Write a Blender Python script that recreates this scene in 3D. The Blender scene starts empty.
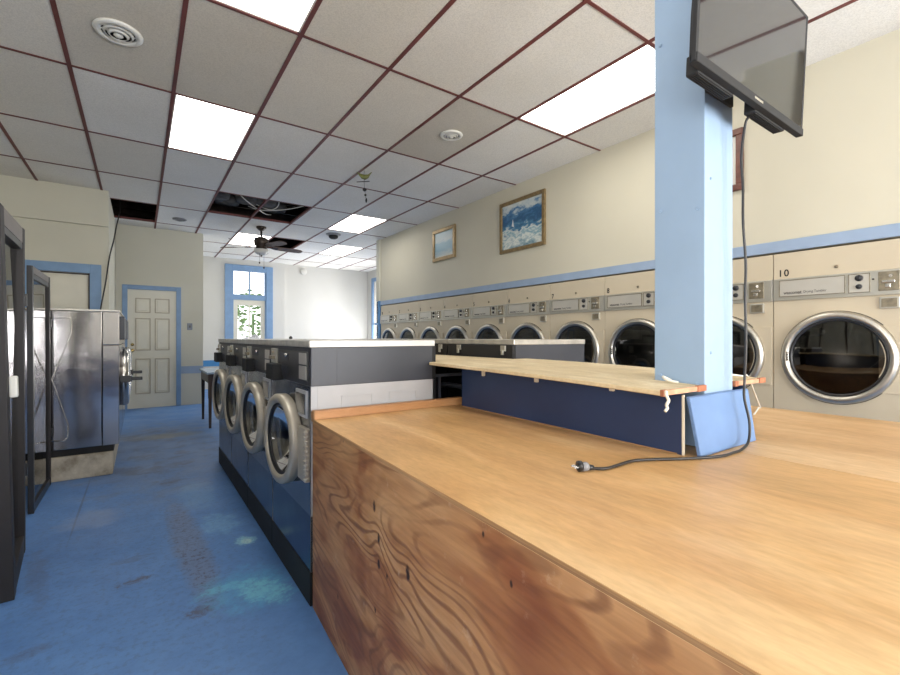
import bpy, bmesh, math, random
from mathutils import Vector, Matrix
random.seed(7)
R = math.radians
PI = math.pi
sc = bpy.context.scene
COL = sc.collection

# ------------------------------------------------------------------ materials
def nmat(name):
    m = bpy.data.materials.new(name)
    m.use_nodes = True
    nt = m.node_tree
    nt.nodes.clear()
    out = nt.nodes.new('ShaderNodeOutputMaterial')
    return m, nt, out

def N(nt, typ, **kw):
    n = nt.nodes.new(typ)
    for k, v in kw.items():
        if k in n.inputs:
            n.inputs[k].default_value = v
        else:
            setattr(n, k, v)
    return n

def L(nt, a, b):
    nt.links.new(a, b)

def bsdf(nt, out, color=(.8, .8, .8), rough=.5, metal=0., spec=.5):
    b = nt.nodes.new('ShaderNodeBsdfPrincipled')
    b.inputs['Base Color'].default_value = (*color, 1)
    b.inputs['Roughness'].default_value = rough
    b.inputs['Metallic'].default_value = metal
    b.inputs['Specular IOR Level'].default_value = spec
    L(nt, b.outputs[0], out.inputs[0])
    return b

def coords(nt, scale=(1, 1, 1), rot=(0, 0, 0), kind='Object'):
    tc = nt.nodes.new('ShaderNodeTexCoord')
    mp = nt.nodes.new('ShaderNodeMapping')
    mp.inputs['Scale'].default_value = scale
    mp.inputs['Rotation'].default_value = rot
    L(nt, tc.outputs[kind], mp.inputs['Vector'])
    return mp.outputs[0]

def noise(nt, vec, scale=5, detail=3, rough=.5, dist=0.):
    n = nt.nodes.new('ShaderNodeTexNoise')
    n.inputs['Scale'].default_value = scale
    n.inputs['Detail'].default_value = detail
    n.inputs['Roughness'].default_value = rough
    n.inputs['Distortion'].default_value = dist
    L(nt, vec, n.inputs['Vector'])
    return n.outputs['Fac']

def ramp(nt, fac, stops):
    r = nt.nodes.new('ShaderNodeValToRGB')
    el = r.color_ramp.elements
    while len(el) < len(stops):
        el.new(.5)
    for e, (p, c) in zip(el, stops):
        e.position = p
        e.color = (*c, 1) if len(c) == 3 else c
    L(nt, fac, r.inputs[0])
    return r.outputs[0]

def mixc(nt, fac, a, b, mode='MIX'):
    m = nt.nodes.new('ShaderNodeMix')
    m.data_type = 'RGBA'
    m.blend_type = mode
    def put(sock, v):
        if hasattr(v, 'is_linked') or hasattr(v, 'node'):
            L(nt, v, sock)
        elif isinstance(v, (int, float)):
            sock.default_value = v
        else:
            sock.default_value = (*v, 1)
    put(m.inputs[0], fac)
    put(m.inputs[6], a)
    put(m.inputs[7], b)
    return m.outputs[2]

def math_(nt, op, a, b=None):
    m = nt.nodes.new('ShaderNodeMath')
    m.operation = op
    for i, v in enumerate((a, b)):
        if v is None:
            continue
        if isinstance(v, (int, float)):
            m.inputs[i].default_value = v
        else:
            L(nt, v, m.inputs[i])
    return m.outputs[0]

def bump(nt, b, h, strength=.2, dist=.01):
    n = nt.nodes.new('ShaderNodeBump')
    n.inputs['Strength'].default_value = strength
    n.inputs['Distance'].default_value = dist
    L(nt, h, n.inputs['Height'])
    L(nt, n.outputs[0], b.inputs['Normal'])

def plain(name, color, rough=.5, metal=0., var=.08, scale=6, spec=.5):
    """painted / plastic / metal surface with a faint procedural unevenness"""
    m, nt, out = nmat(name)
    b = bsdf(nt, out, color, rough, metal, spec)
    if var:
        f = noise(nt, coords(nt), scale, 4)
        c = ramp(nt, f, [(.3, tuple(x * (1 - var) for x in color)), (.7, tuple(min(1, x * (1 + var)) for x in color))])
        L(nt, c, b.inputs['Base Color'])
    return m

def steel(name, color, rough=.25, stretch=(40, 40, 1.5), amt=.12, metal=1.):
    m, nt, out = nmat(name)
    b = bsdf(nt, out, color, rough, metal)
    f = noise(nt, coords(nt, stretch), 3, 4)
    r = math_(nt, 'ADD', math_(nt, 'MULTIPLY', f, amt * 2), rough - amt)
    L(nt, r, b.inputs['Roughness'])
    f2 = noise(nt, coords(nt), 2.2, 3)
    L(nt, ramp(nt, f2, [(.3, tuple(x * .8 for x in color)), (.7, color)]), b.inputs['Base Color'])
    bump(nt, b, noise(nt, coords(nt), 3, 2), .08, .05)
    return m

def pane(name, tint=(1, 1, 1), gl=(1, 1, 1), rough=.0, minrefl=.04):
    """thin sheet glass: clear, reflecting more at grazing angles"""
    m, nt, out = nmat(name)
    t = N(nt, 'ShaderNodeBsdfTransparent', Color=(*tint, 1))
    g = N(nt, 'ShaderNodeBsdfGlossy', Color=(*gl, 1), Roughness=rough)
    fr = N(nt, 'ShaderNodeFresnel', IOR=1.5)
    mx = nt.nodes.new('ShaderNodeMixShader')
    L(nt, math_(nt, 'MAXIMUM', fr.outputs[0], minrefl), mx.inputs[0])
    L(nt, t.outputs[0], mx.inputs[1])
    L(nt, g.outputs[0], mx.inputs[2])
    L(nt, mx.outputs[0], out.inputs[0])
    return m

def emis(name, color, strength):
    m, nt, out = nmat(name)
    e = N(nt, 'ShaderNodeEmission', Color=(*color, 1), Strength=strength)
    f = noise(nt, coords(nt, (1.2, .6, 1)), 3, 2)
    L(nt, ramp(nt, f, [(.3, tuple(c * .9 for c in color)), (.7, color)]), e.inputs[0])
    L(nt, e.outputs[0], out.inputs[0])
    return m

M = {}
def wall_mat(name, c, var=.04):
    m, nt, out = nmat(name)
    b = bsdf(nt, out, c, .65)
    f = noise(nt, coords(nt), 1.1, 4)
    L(nt, ramp(nt, f, [(.3, tuple(x * (1 - var) for x in c)), (.7, tuple(x * (1 + var) for x in c))]), b.inputs['Base Color'])
    bump(nt, b, noise(nt, coords(nt), 60, 3), .08, .003)
    return m
M['wall_cream'] = wall_mat('cream_wall_paint', (.60, .56, .445))
M['wall_beige'] = wall_mat('beige_wall_paint', (.62, .60, .50))
M['wall_white'] = wall_mat('white_wall_paint', (.62, .61, .575))
M['blue_trim'] = plain('blue_trim_paint', (.19, .32, .52), .45, var=.06, scale=9)
M['blue_stripe'] = plain('blue_stripe_paint', (.30, .39, .53), .5, var=.05, scale=8)
M['blue_deep'] = plain('deep_blue_paint', (.05, .22, .48), .45)
M['column_blue'] = plain('pale_blue_column_paint', (.285, .395, .54), .5, var=.04, scale=5)
M['door_white'] = plain('off_white_door_paint', (.74, .71, .60), .45, var=.03)
M['moulding_shade_tan'] = plain('shade_tan_door_moulding', (.46, .40, .30), .5)  # yellowed tan, darkened to paint in the shadow lines round the panels
M['navy_panel'] = plain('navy_painted_board', (.018, .037, .10), .45, var=.15, scale=4)
M['blue_board'] = plain('blue_painted_board', (.13, .225, .42), .45, var=.10, scale=(6))
M['raw_edge'] = plain('raw_board_edge', (.70, .62, .48), .7)
M['chrome'] = plain('chrome', (.68, .66, .62), .26, 1., var=.05)
M['brass'] = plain('brass', (.70, .52, .22), .25, 1., var=.05)
M['black'] = plain('black_plastic', (.018, .018, .02), .35, var=.2)
M['black_matte'] = plain('matte_black', (.012, .012, .013), .7, var=.2)
M['darkgrey'] = plain('charcoal_enamel', (.045, .049, .062), .45, var=.08)
M['red_wood'] = plain('red_brown_wood', (.36, .13, .06), .6, var=.25, scale=20)
M['white_plastic'] = plain('white_plastic', (.78, .77, .72), .4, var=.03)
M['grey_plastic'] = plain('grey_plastic', (.22, .22, .23), .4, var=.06)
M['ring_beige'] = plain('beige_grey_door_ring', (.50, .45, .37), .36, .3, var=.06)
M['dryer_cream'] = plain('cream_enamel', (.57, .49, .36), .4, var=.03, scale=3)
M['strip_metal'] = plain('satin_aluminium', (.56, .54, .48), .34, .75, var=.06)
M['plate_metal'] = plain('pale_nameplate', (.60, .57, .51), .36, .5, var=.05)
M['coin_metal'] = plain('worn_coin_plate', (.30, .26, .19), .38, .8, var=.3, scale=25)
M['print_grey'] = plain('dark_grey_print', (.10, .095, .09), .6, var=0)
M['print_black'] = plain('black_print', (.01, .01, .01), .6, var=0)
M['ring_steel'] = plain('brushed_door_ring', (.60, .565, .50), .36, 1., var=.06)
M['drum'] = steel('drum_steel', (.30, .29, .27), .35)
M['drum_dark'] = plain('dark_drum', (.05, .05, .05), .5, .3, var=.2)
M['steel_side'] = steel('stainless_side', (.50, .48, .49), .14, (2, 2, 60), .04)
M['steel_pale'] = plain('pale_steel_side', (.45, .45, .46), .55, .0, var=.05)
M['steel_front'] = steel('stainless_front', (.30, .32, .36), .24, (2, 60, 2), .06)
M['navy_front'] = steel('navy_front', (.09, .12, .19), .22, (2, 60, 2), .05)
M['cap_steel'] = plain('worn_steel_top', (.58, .55, .50), .35, .6, var=.2, scale=12)
M['cap_white'] = plain('pale_top_edge', (.72, .71, .70), .45, .1, var=.05)
M['alu_dark'] = plain('dark_bronze_frame', (.018, .015, .016), .6, .0, var=.12)
M['alu_light'] = plain('dull_aluminium_frame', (.17, .15, .14), .45, .4, var=.10)
M['fan_bronze'] = plain('dark_bronze', (.055, .04, .032), .35, .5, var=.2)
M['fan_blade'] = plain('worn_brown_blade', (.17, .11, .08), .5, var=.35, scale=14)
M['fan_glass'] = plain('frosted_bowl', (.72, .70, .66), .3, var=.04)
M['grid_red'] = plain('dark_red_ceiling_grid', (.14, .035, .03), .55, var=.25, scale=3)
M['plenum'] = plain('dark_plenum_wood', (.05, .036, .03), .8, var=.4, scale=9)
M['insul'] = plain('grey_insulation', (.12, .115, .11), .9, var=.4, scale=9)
M['cable_dark'] = plain('dark_cable', (.016, .014, .013), .4, var=.1)
M['cable_white'] = plain('white_cable', (.72, .70, .64), .5, var=.05)
M['rope'] = plain('frayed_rope', (.70, .66, .56), .9, var=.15, scale=60)
M['frame_gold'] = plain('dull_gold_frame', (.27, .19, .09), .35, .45, var=.25, scale=25)
M['frame_brown'] = plain('red_brown_frame', (.13, .045, .03), .4, var=.25, scale=25)
M['switch_grey'] = plain('grey_switch_plate', (.14, .16, .20), .4, .2)
M['green'] = plain('olive_green_ornament', (.15, .16, .04), .45, var=.3, scale=30)
M['leaf'] = plain('shrub_leaves', (.10, .22, .05), .6, var=.5, scale=6)
M['stone'] = plain('grey_stone', (.32, .32, .33), .8, var=.5, scale=6)
M['paving'] = plain('pale_paving', (.55, .54, .50), .8, var=.15, scale=2)
M['table_blue'] = plain('pale_blue_laminate', (.42, .55, .70), .25, var=.04)
M['dark_wood'] = plain('dark_brown_wood', (.045, .028, .022), .45, var=.3, scale=8)
M['hinge_wood'] = plain('scrap_wood', (.58, .30, .18), .7, var=.3, scale=20)

def concrete():
    m, nt, out = nmat('crumbling_concrete')
    b = bsdf(nt, out, (.5, .45, .35), .85)
    v = coords(nt)
    f = noise(nt, v, 7, 6, .65)
    L(nt, ramp(nt, f, [(.3, (.27, .22, .16)), (.5, (.52, .46, .36)), (.72, (.70, .64, .52))]), b.inputs['Base Color'])
    bump(nt, b, noise(nt, v, 25, 5), .5, .01)
    return m
M['concrete'] = concrete()

def floor_mat():
    m, nt, out = nmat('worn_blue_floor_paint')
    b = bsdf(nt, out, (.1, .2, .45), .36)
    v = coords(nt)
    base = ramp(nt, noise(nt, v, .9, 4), [(.3, (.092, .222, .52)), (.7, (.128, .285, .61))])
    mott = ramp(nt, noise(nt, v, 9, 7, .7), [(.3, (.82, .84, .88)), (.6, (1, 1, 1))])
    base = mixc(nt, 1., base, mott, 'MULTIPLY')
    sep = nt.nodes.new('ShaderNodeSeparateXYZ')
    L(nt, v, sep.inputs[0])
    spk = ramp(nt, noise(nt, v, 34, 6, .75, .4), [(.36, (.28,) * 3), (.54, (1, 1, 1))])
    def blob(cx, cy, rx, ry, edge=.5, ns=9., amp=3.2, ang=0.):
        x0 = math_(nt, 'SUBTRACT', sep.outputs[0], cx)
        y0 = math_(nt, 'SUBTRACT', sep.outputs[1], cy)
        ca, sa = math.cos(ang), math.sin(ang)
        xr = math_(nt, 'ADD', math_(nt, 'MULTIPLY', x0, ca), math_(nt, 'MULTIPLY', y0, sa))
        yr = math_(nt, 'SUBTRACT', math_(nt, 'MULTIPLY', y0, ca), math_(nt, 'MULTIPLY', x0, sa))
        dx = math_(nt, 'DIVIDE', xr, rx)
        dy = math_(nt, 'DIVIDE', yr, ry)
        d = math_(nt, 'ADD', math_(nt, 'MULTIPLY', dx, dx), math_(nt, 'MULTIPLY', dy, dy))
        n = noise(nt, v, ns, 8, .75)
        d = math_(nt, 'ADD', d, math_(nt, 'MULTIPLY', math_(nt, 'SUBTRACT', n, .5), amp))
        mk = ramp(nt, d, [(.25, (1, 1, 1)), (.25 + edge * 1.2, (0, 0, 0))])
        return mixc(nt, 1., mk, spk, 'MULTIPLY') if ns > 11 else mk
    def lay(c, mask, k, col):
        return mixc(nt, math_(nt, 'MULTIPLY', mask, k), c, col)
    wear = ramp(nt, noise(nt, v, 3.2, 8, .72, .3), [(.50, (0, 0, 0)), (.60, (1, 1, 1))])
    aisle = blob(.15, 5.7, .75, 1.9, .9, 3., 2.)
    c = lay(base, aisle, .45, (.15, .185, .26))
    c = lay(c, mixc(nt, 1., wear, aisle, 'MULTIPLY'), .6, (.10, .11, .135))
    grit = ramp(nt, noise(nt, v, 38, 6, .75), [(.38, (1, 1, 1)), (.50, (0, 0, 0))])
    c = lay(c, mixc(nt, 1., grit, blob(.0, 3.6, .9, 2.6, .9, 2., 1.5), 'MULTIPLY'), .35, (.07, .09, .16))
    # rubbed strip and its grit, scrapes, spatter
    strip = blob(.235, 3.0, .10, .95, .6, 6., 1.6, .05)
    c = lay(c, strip, .55, (.17, .20, .30))
    c = lay(c, mixc(nt, 1., strip, grit, 'MULTIPLY'), .8, (.06, .07, .11))
    for (x, y, rx, ry, k) in ((.21, 2.22, .07, .06, .75), (-.02, 2.68, .10, .04, .75), (-.03, 2.95, .12, .05, .35), (.22, 4.35, .15, .05, .6), (.05, 4.75, .14, .04, .6), (-.05, 5.0, .16, .05, .5), (.35, 4.9, .10, .05, .5), (-.35, 2.3, .12, .05, .35), (-.42, 3.0, .06, .5, .3), (.1, 1.75, .22, .05, .3), (.35, 5.4, .10, .12, .5)):
        c = lay(c, blob(x, y, rx, ry, .35, 13., 3.4, .15), k, (.085, .075, .10))
    c = lay(c, blob(-.345, 4.1, .008, .85, .8, 5., 1.2), .6, (.06, .08, .16))
    c = lay(c, blob(-.26, 3.75, .20, .20, .9, 6., 2.5), .35, (.30, .36, .50))
    teal = blob(.42, 2.30, .22, .24, .8, 12., 4.2, .5)
    c = lay(c, teal, .55, (.09, .38, .66))
    c = lay(c, blob(.485, 2.24, .10, .16, .7, 18., 4.6, .4), .75, (.20, .58, .72))
    c = lay(c, blob(.34, 2.36, .14, .05, .5, 20., 4.6), .6, (.16, .52, .70))
    c = lay(c, blob(.515, 2.84, .065, .09, .45, 16., 3.6), .8, (.34, .66, .74))
    c = lay(c, blob(.515, 2.83, .04, .05, .3, 22., 3.2), .7, (.55, .74, .72))
    c = lay(c, blob(.42, 3.2, .12, .2, .6, 12., 4.2), .5, (.22, .46, .70))
    c = lay(c, blob(.36, 3.9, .14, .4, .6, 9., 4.4), .3, (.22, .42, .66))
    c = lay(c, blob(.28, 6.42, .42, .20, .7, 6., 2.4), .55, (.26, .24, .16))
    L(nt, c, b.inputs['Base Color'])
    r = ramp(nt, noise(nt, v, 3, 5), [(.3, (.36,) * 3), (.7, (.55,) * 3)])
    L(nt, r, b.inputs['Roughness'])
    bump(nt, b, noise(nt, v, 16, 6, .7), .10, .01)
    return m
M['floor'] = floor_mat()

def tile_mat():
    m, nt, out = nmat('ceiling_tile')
    b = bsdf(nt, out, (.6, .58, .54), .85)
    at = N(nt, 'ShaderNodeAttribute', attribute_name='tile')
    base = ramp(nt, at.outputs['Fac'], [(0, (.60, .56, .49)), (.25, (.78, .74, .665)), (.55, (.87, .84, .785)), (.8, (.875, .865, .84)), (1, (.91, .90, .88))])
    v = coords(nt)
    n1 = ramp(nt, noise(nt, v, 130, 3, .6), [(.35, (.84,) * 3), (.6, (1, 1, 1))])
    c = mixc(nt, 1., base, n1, 'MULTIPLY')
    n2 = ramp(nt, noise(nt, v, 1.2, 4), [(.35, (.93, .92, .90)), (.7, (1, 1, 1))])
    c = mixc(nt, 1., c, n2, 'MULTIPLY')
    L(nt, c, b.inputs['Base Color'])
    bump(nt, b, noise(nt, v, 130, 3), .25, .004)
    return m
M['tile'] = tile_mat()

def ply(name, dark, mid, light, stretch, bands, rough=.45, knots=True, seed=0., contrast=1.):
    """rotary-cut plywood: contour lines of a stretched noise give the cathedral figure"""
    m, nt, out = nmat(name)
    b = bsdf(nt, out, mid, rough)
    tc = nt.nodes.new('ShaderNodeTexCoord')
    mp = nt.nodes.new('ShaderNodeMapping')
    mp.inputs['Scale'].default_value = stretch
    mp.inputs['Location'].default_value = (seed, seed * .7, seed * 1.3)
    L(nt, tc.outputs['Object'], mp.inputs[0])
    v = mp.outputs[0]
    field = noise(nt, v, 1.0, 2.5, .45, .35)
    s = math_(nt, 'SINE', math_(nt, 'MULTIPLY', field, bands))
    s = math_(nt, 'ADD', math_(nt, 'MULTIPLY', s, .5 * contrast), .5)
    broad = noise(nt, v, 1.3, 5, .6, .6)
    c1 = ramp(nt, broad, [(.3, tuple(x * .82 for x in mid)), (.5, mid), (.72, light)])
    line = ramp(nt, s, [(.55, (0, 0, 0)), (.95, (1, 1, 1))])
    c = mixc(nt, math_(nt, 'MULTIPLY', line, .75 * contrast), c1, dark)
    fine = ramp(nt, noise(nt, v, 26, 4, .6), [(.35, (.86, .84, .82)), (.65, (1, 1, 1))])
    c = mixc(nt, 1., c, fine, 'MULTIPLY')
    if knots:
        mp2 = nt.nodes.new('ShaderNodeMapping')
        mp2.inputs['Scale'].default_value = tuple(q * 1.0 for q in knots)
        mp2.inputs['Location'].default_value = (seed * .3, .37 + seed, .2)
        L(nt, tc.outputs['Object'], mp2.inputs[0])
        vo = N(nt, 'ShaderNodeTexVoronoi', Scale=1.0)
        L(nt, mp2.outputs[0], vo.inputs['Vector'])
        k = ramp(nt, vo.outputs['Distance'], [(.035, (1, 1, 1)), (.06, (0, 0, 0))])
        c = mixc(nt, math_(nt, 'MULTIPLY', k, .9), c, tuple(x * .18 for x in dark))
    L(nt, c, b.inputs['Base Color'])
    bump(nt, b, s, .06, .003)
    return m
def knotty():
    """weathered fir plywood: growth-ring contours bending round the knots"""
    m, nt, out = nmat('knotty_plywood_panel')
    b = bsdf(nt, out, (.5, .3, .15), .5)
    tc = nt.nodes.new('ShaderNodeTexCoord')
    sep = nt.nodes.new('ShaderNodeSeparateXYZ')
    L(nt, tc.outputs['Object'], sep.inputs[0])
    mp = nt.nodes.new('ShaderNodeMapping')
    mp.inputs['Scale'].default_value = (1.5, .62, 2.6)
    mp.inputs['Location'].default_value = (.3, 2.1, .55)
    mp.inputs['Rotation'].default_value = (R(-14), 0, 0)
    L(nt, tc.outputs['Object'], mp.inputs[0])
    v = mp.outputs[0]
    field = noise(nt, v, 1.3, 2.0, .40, .35)
    kmask = None
    for (y, z, r) in ((1.268, .675, .022), (1.233, .587, .020), (1.233, .51, .020), (1.172, .50, .012), (1.038, .57, .026), (1.56, .82, .008), (.70, .80, .009), (.613, .74, .009), (1.26, .356, .014), (.46, .60, .012), (.95, .27, .022), (.75, .42, .016), (1.62, .22, .014)):
        dy = math_(nt, 'SUBTRACT', sep.outputs[1], y - .7)
        dz = math_(nt, 'SUBTRACT', sep.outputs[2], z)
        dz = math_(nt, 'MULTIPLY', dz, .62)
        d2 = math_(nt, 'ADD', math_(nt, 'MULTIPLY', dy, dy), math_(nt, 'MULTIPLY', dz, dz))
        # a hump in the ring field, so the lines close round the knot
        hump = math_(nt, 'DIVIDE', 1., math_(nt, 'ADD', math_(nt, 'MULTIPLY', d2, 1. / (r * 2.6) ** 2), 1.))
        field = math_(nt, 'ADD', field, math_(nt, 'MULTIPLY', hump, .05 if r > .015 else .02))
        nn = noise(nt, tc.outputs['Object'], 60, 3, .6)
        dn = math_(nt, 'ADD', math_(nt, 'DIVIDE', d2, (r * .75) ** 2), math_(nt, 'MULTIPLY', nn, .9))
        k = ramp(nt, dn, [(.50, (1, 1, 1)), (1.0, (0, 0, 0))])
        kmask = k if kmask is None else mixc(nt, 1., kmask, k, 'LIGHTEN')
    ph = math_(nt, 'MULTIPLY', field, 150.)
    ph = math_(nt, 'ADD', ph, math_(nt, 'MULTIPLY', noise(nt, v, 14, 4, .6), 1.6))
    s_ = math_(nt, 'ADD', math_(nt, 'MULTIPLY', math_(nt, 'SINE', ph), .5), .5)
    mp3 = nt.nodes.new('ShaderNodeMapping')
    mp3.inputs['Scale'].default_value = (1, .9, 2.6)
    mp3.inputs['Rotation'].default_value = (R(-14), 0, 0)
    L(nt, tc.outputs['Object'], mp3.inputs[0])
    broad = noise(nt, mp3.outputs[0], 2.0, 3, .5, .8)
    c = ramp(nt, broad, [(.34, (.27, .090, .032)), (.43, (.37, .150, .054)), (.49, (.49, .235, .092)), (.70, (.60, .335, .15))])
    line = ramp(nt, s_, [(.62, (0, 0, 0)), (.97, (1, 1, 1))])
    fade = ramp(nt, noise(nt, v, 2.4, 3), [(.38, (.15,) * 3), (.6, (1, 1, 1))])
    c = mixc(nt, math_(nt, 'MULTIPLY', mixc(nt, 1., line, fade, 'MULTIPLY'), .72), c, (.20, .075, .03))
    fib = nt.nodes.new('ShaderNodeMapping')
    fib.inputs['Scale'].default_value = (30, 2.0, 34)
    L(nt, tc.outputs['Object'], fib.inputs[0])
    f2 = ramp(nt, noise(nt, fib.outputs[0], 2, 4, .6), [(.35, (.80, .78, .76)), (.6, (1, 1, 1))])
    c = mixc(nt, 1., c, f2, 'MULTIPLY')
    scuff = ramp(nt, noise(nt, tc.outputs['Object'], 11, 6, .7), [(.62, (0, 0, 0)), (.72, (1, 1, 1))])
    c = mixc(nt, math_(nt, 'MULTIPLY', scuff, .25), c, (.75, .58, .40))
    c = mixc(nt, kmask, c, (.035, .016, .010))
    L(nt, c, b.inputs['Base Color'])
    bump(nt, b, s_, .05, .002)
    return m
M['ply_side'] = knotty()
M['ply_top'] = ply('plywood_counter_top', (.42, .18, .06), (.68, .40, .165), (.84, .585, .305), (3.0, .75, 1.), 26., .42, None, 2.3, .5)
M['ply_top_b'] = ply('plywood_counter_top_paler', (.42, .20, .08), (.65, .395, .185), (.78, .54, .30), (3.0, .8, 1.), 24., .45, None, 5.1, .45)
M['ply_shelf'] = ply('raw_plywood_shelf', (.50, .36, .18), (.72, .58, .36), (.84, .73, .52), (7.0, 3.0, 2.), 16., .7, None, 3.3, .5)
M['ply_edge'] = ply('plywood_edge', (.22, .10, .04), (.42, .23, .10), (.52, .31, .15), (8, .6, 60), 30., .6, None, 1.2, .8)
M['batten'] = ply('orange_pine_batten', (.36, .15, .055), (.50, .25, .10), (.58, .32, .14), (1.2, 12, 12), 14., .5, None, .9, .6)
M['glass'] = pane('clear_pane')
M['glass_door'] = pane('smoky_door_pane', (.80, .82, .82))
M['glass_dark'] = pane('smoked_dryer_glass', (.30, .29, .28), minrefl=.07)
M['glass_bowl'] = pane('washer_door_bowl', (.62, .62, .60), minrefl=.08)
M['light_panel'] = emis('lit_diffuser', (1., .97, .90), 7.)
M['light_soft'] = emis('lit_diffuser_far', (1., .97, .92), 7.)

def screen_mat():
    m, nt, out = nmat('dark_tv_screen')
    b = bsdf(nt, out, (.012, .012, .013), .06, 0., .5)
    b.inputs['IOR'].default_value = 1.62
    f = noise(nt, coords(nt), 3, 2)
    L(nt, ramp(nt, f, [(.3, (.05,) * 3), (.7, (.07,) * 3)]), b.inputs['Roughness'])
    return m
M['screen'] = screen_mat()

def art(name, stops, stretch, dist=1.5, grad=None, amp=.62, off=0.):
    m, nt, out = nmat(name)
    b = bsdf(nt, out, (.3, .4, .5), .35)
    v = coords(nt, stretch)
    f = noise(nt, v, 3, 6, .6, dist)
    sep = nt.nodes.new('ShaderNodeSeparateXYZ')
    tc = nt.nodes.new('ShaderNodeTexCoord')
    L(nt, tc.outputs['Object'], sep.inputs[0])
    f = math_(nt, 'ADD', math_(nt, 'ADD', math_(nt, 'MULTIPLY', f, amp), off), math_(nt, 'MULTIPLY', sep.outputs[2], grad))
    L(nt, ramp(nt, f, stops), b.inputs['Base Color'])
    return m

# ------------------------------------------------------------------ mesh helpers
def nb():
    return bmesh.new()

def box(bm, x0, x1, y0, y1, z0, z1, bev=0., rot=None, piv=None):
    vs = [bm.verts.new(p) for p in ((x0, y0, z0), (x1, y0, z0), (x1, y1, z0), (x0, y1, z0),
                                    (x0, y0, z1), (x1, y0, z1), (x1, y1, z1), (x0, y1, z1))]
    fs = [bm.faces.new([vs[i] for i in q]) for q in ((3, 2, 1, 0), (4, 5, 6, 7), (0, 1, 5, 4), (1, 2, 6, 5), (2, 3, 7, 6), (3, 0, 4, 7))]
    if bev > 0:
        es = list({e for f in fs for e in f.edges})
        r = bmesh.ops.bevel(bm, geom=es, offset=bev, segments=2, profile=.6, affect='EDGES')
        vs = list({v for f in r['faces'] for v in f.verts} | {v for v in vs if v.is_valid})
    if rot is not None:
        p = Vector(piv)
        for v in vs:
            v.co = p + rot @ (v.co - p)
    return vs

def quadbox(bm, bottom, top):
    """solid from four bottom and four top corners"""
    vs = [bm.verts.new(p) for p in list(bottom) + list(top)]
    for q in ((3, 2, 1, 0), (4, 5, 6, 7), (0, 1, 5, 4), (1, 2, 6, 5), (2, 3, 7, 6), (3, 0, 4, 7)):
        bm.faces.new([vs[i] for i in q])

def frame_of(d):
    d = Vector(d).normalized()
    a = Vector((0, 0, 1)) if abs(d.z) < .9 else Vector((1, 0, 0))
    u = d.cross(a).normalized()
    return d, u, d.cross(u).normalized()

def lathe(bm, prof, org=(0, 0, 0), axis=(0, 0, 1), seg=32, closed=False, smooth=True):
    """revolve (radius, height) pairs about an axis through org"""
    d, u, w = frame_of(axis)
    o = Vector(org)
    rings = []
    for r, h in prof:
        if r < 1e-5:
            rings.append([bm.verts.new(o + d * h)])
        else:
            rings.append([bm.verts.new(o + d * h + (u * math.cos(2 * PI * i / seg) + w * math.sin(2 * PI * i / seg)) * r) for i in range(seg)])
    pairs = list(zip(rings, rings[1:]))
    if closed:
        pairs.append((rings[-1], rings[0]))
    for a, b in pairs:
        for i in range(seg):
            j = (i + 1) % seg
            if len(a) == 1 and len(b) == 1:
                continue
            if len(a) == 1:
                f = bm.faces.new((a[0], b[i], b[j]))
            elif len(b) == 1:
                f = bm.faces.new((a[i], b[0], a[j]))
            else:
                f = bm.faces.new((a[i], b[i], b[j], a[j]))
            f.smooth = smooth

def cyl(bm, p0, p1, r0, r1=None, seg=16):
    r1 = r0 if r1 is None else r1
    p0, p1 = Vector(p0), Vector(p1)
    h = (p1 - p0).length
    lathe(bm, [(0, 0), (r0, 0), (r0, 0), (r1, h), (r1, h), (0, h)], p0, p1 - p0, seg)

def catmull(pts, n=8):
    P = [Vector(p) for p in pts]
    P = [P[0] * 2 - P[1]] + P + [P[-1] * 2 - P[-2]]
    out = []
    for i in range(1, len(P) - 2):
        a, b, c, d = P[i - 1], P[i], P[i + 1], P[i + 2]
        for k in range(n):
            t = k / n
            out.append(.5 * ((2 * b) + (c - a) * t + (2 * a - 5 * b + 4 * c - d) * t * t + (3 * b - a - 3 * c + d) * t ** 3))
    out.append(P[-2])
    return out

def tube(bm, pts, r, seg=8, smooth=True, n=8):
    pts = catmull(pts, n) if smooth else [Vector(p) for p in pts]
    t0 = (pts[1] - pts[0]).normalized()
    _, u, w = frame_of(t0)
    rings = []
    for i, p in enumerate(pts):
        t = (pts[min(i + 1, len(pts) - 1)] - pts[max(i - 1, 0)]).normalized()
        u = (u - t * u.dot(t)).normalized()
        w = t.cross(u)
        rings.append([bm.verts.new(p + (u * math.cos(2 * PI * k / seg) + w * math.sin(2 * PI * k / seg)) * r) for k in range(seg)])
    for a, b in zip(rings, rings[1:]):
        for k in range(seg):
            f = bm.faces.new((a[k], a[(k + 1) % seg], b[(k + 1) % seg], b[k]))
            f.smooth = True
    bm.faces.new(rings[0][::-1])
    bm.faces.new(rings[-1])

def holed(bm, x0, x1, z0, z1, y, cx, cz, r, seg=48):
    """upright plate facing -Y with a round hole"""
    angs = sorted({round(2 * PI * i / seg, 6) for i in range(seg)} | {round(math.atan2(zz - cz, xx - cx) % (2 * PI), 6) for xx in (x0, x1) for zz in (z0, z1)})
    inner, outer = [], []
    for a in angs:
        c, s = math.cos(a), math.sin(a)
        ts = []
        if abs(c) > 1e-9: ts.append(((x1 if c > 0 else x0) - cx) / c)
        if abs(s) > 1e-9: ts.append(((z1 if s > 0 else z0) - cz) / s)
        t = min(ts)
        inner.append(bm.verts.new((cx + r * c, y, cz + r * s)))
        outer.append(bm.verts.new((cx + t * c, y, cz + t * s)))
    n = len(angs)
    for i in range(n):
        j = (i + 1) % n
        bm.faces.new((inner[i], inner[j], outer[j], outer[i]))

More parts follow.
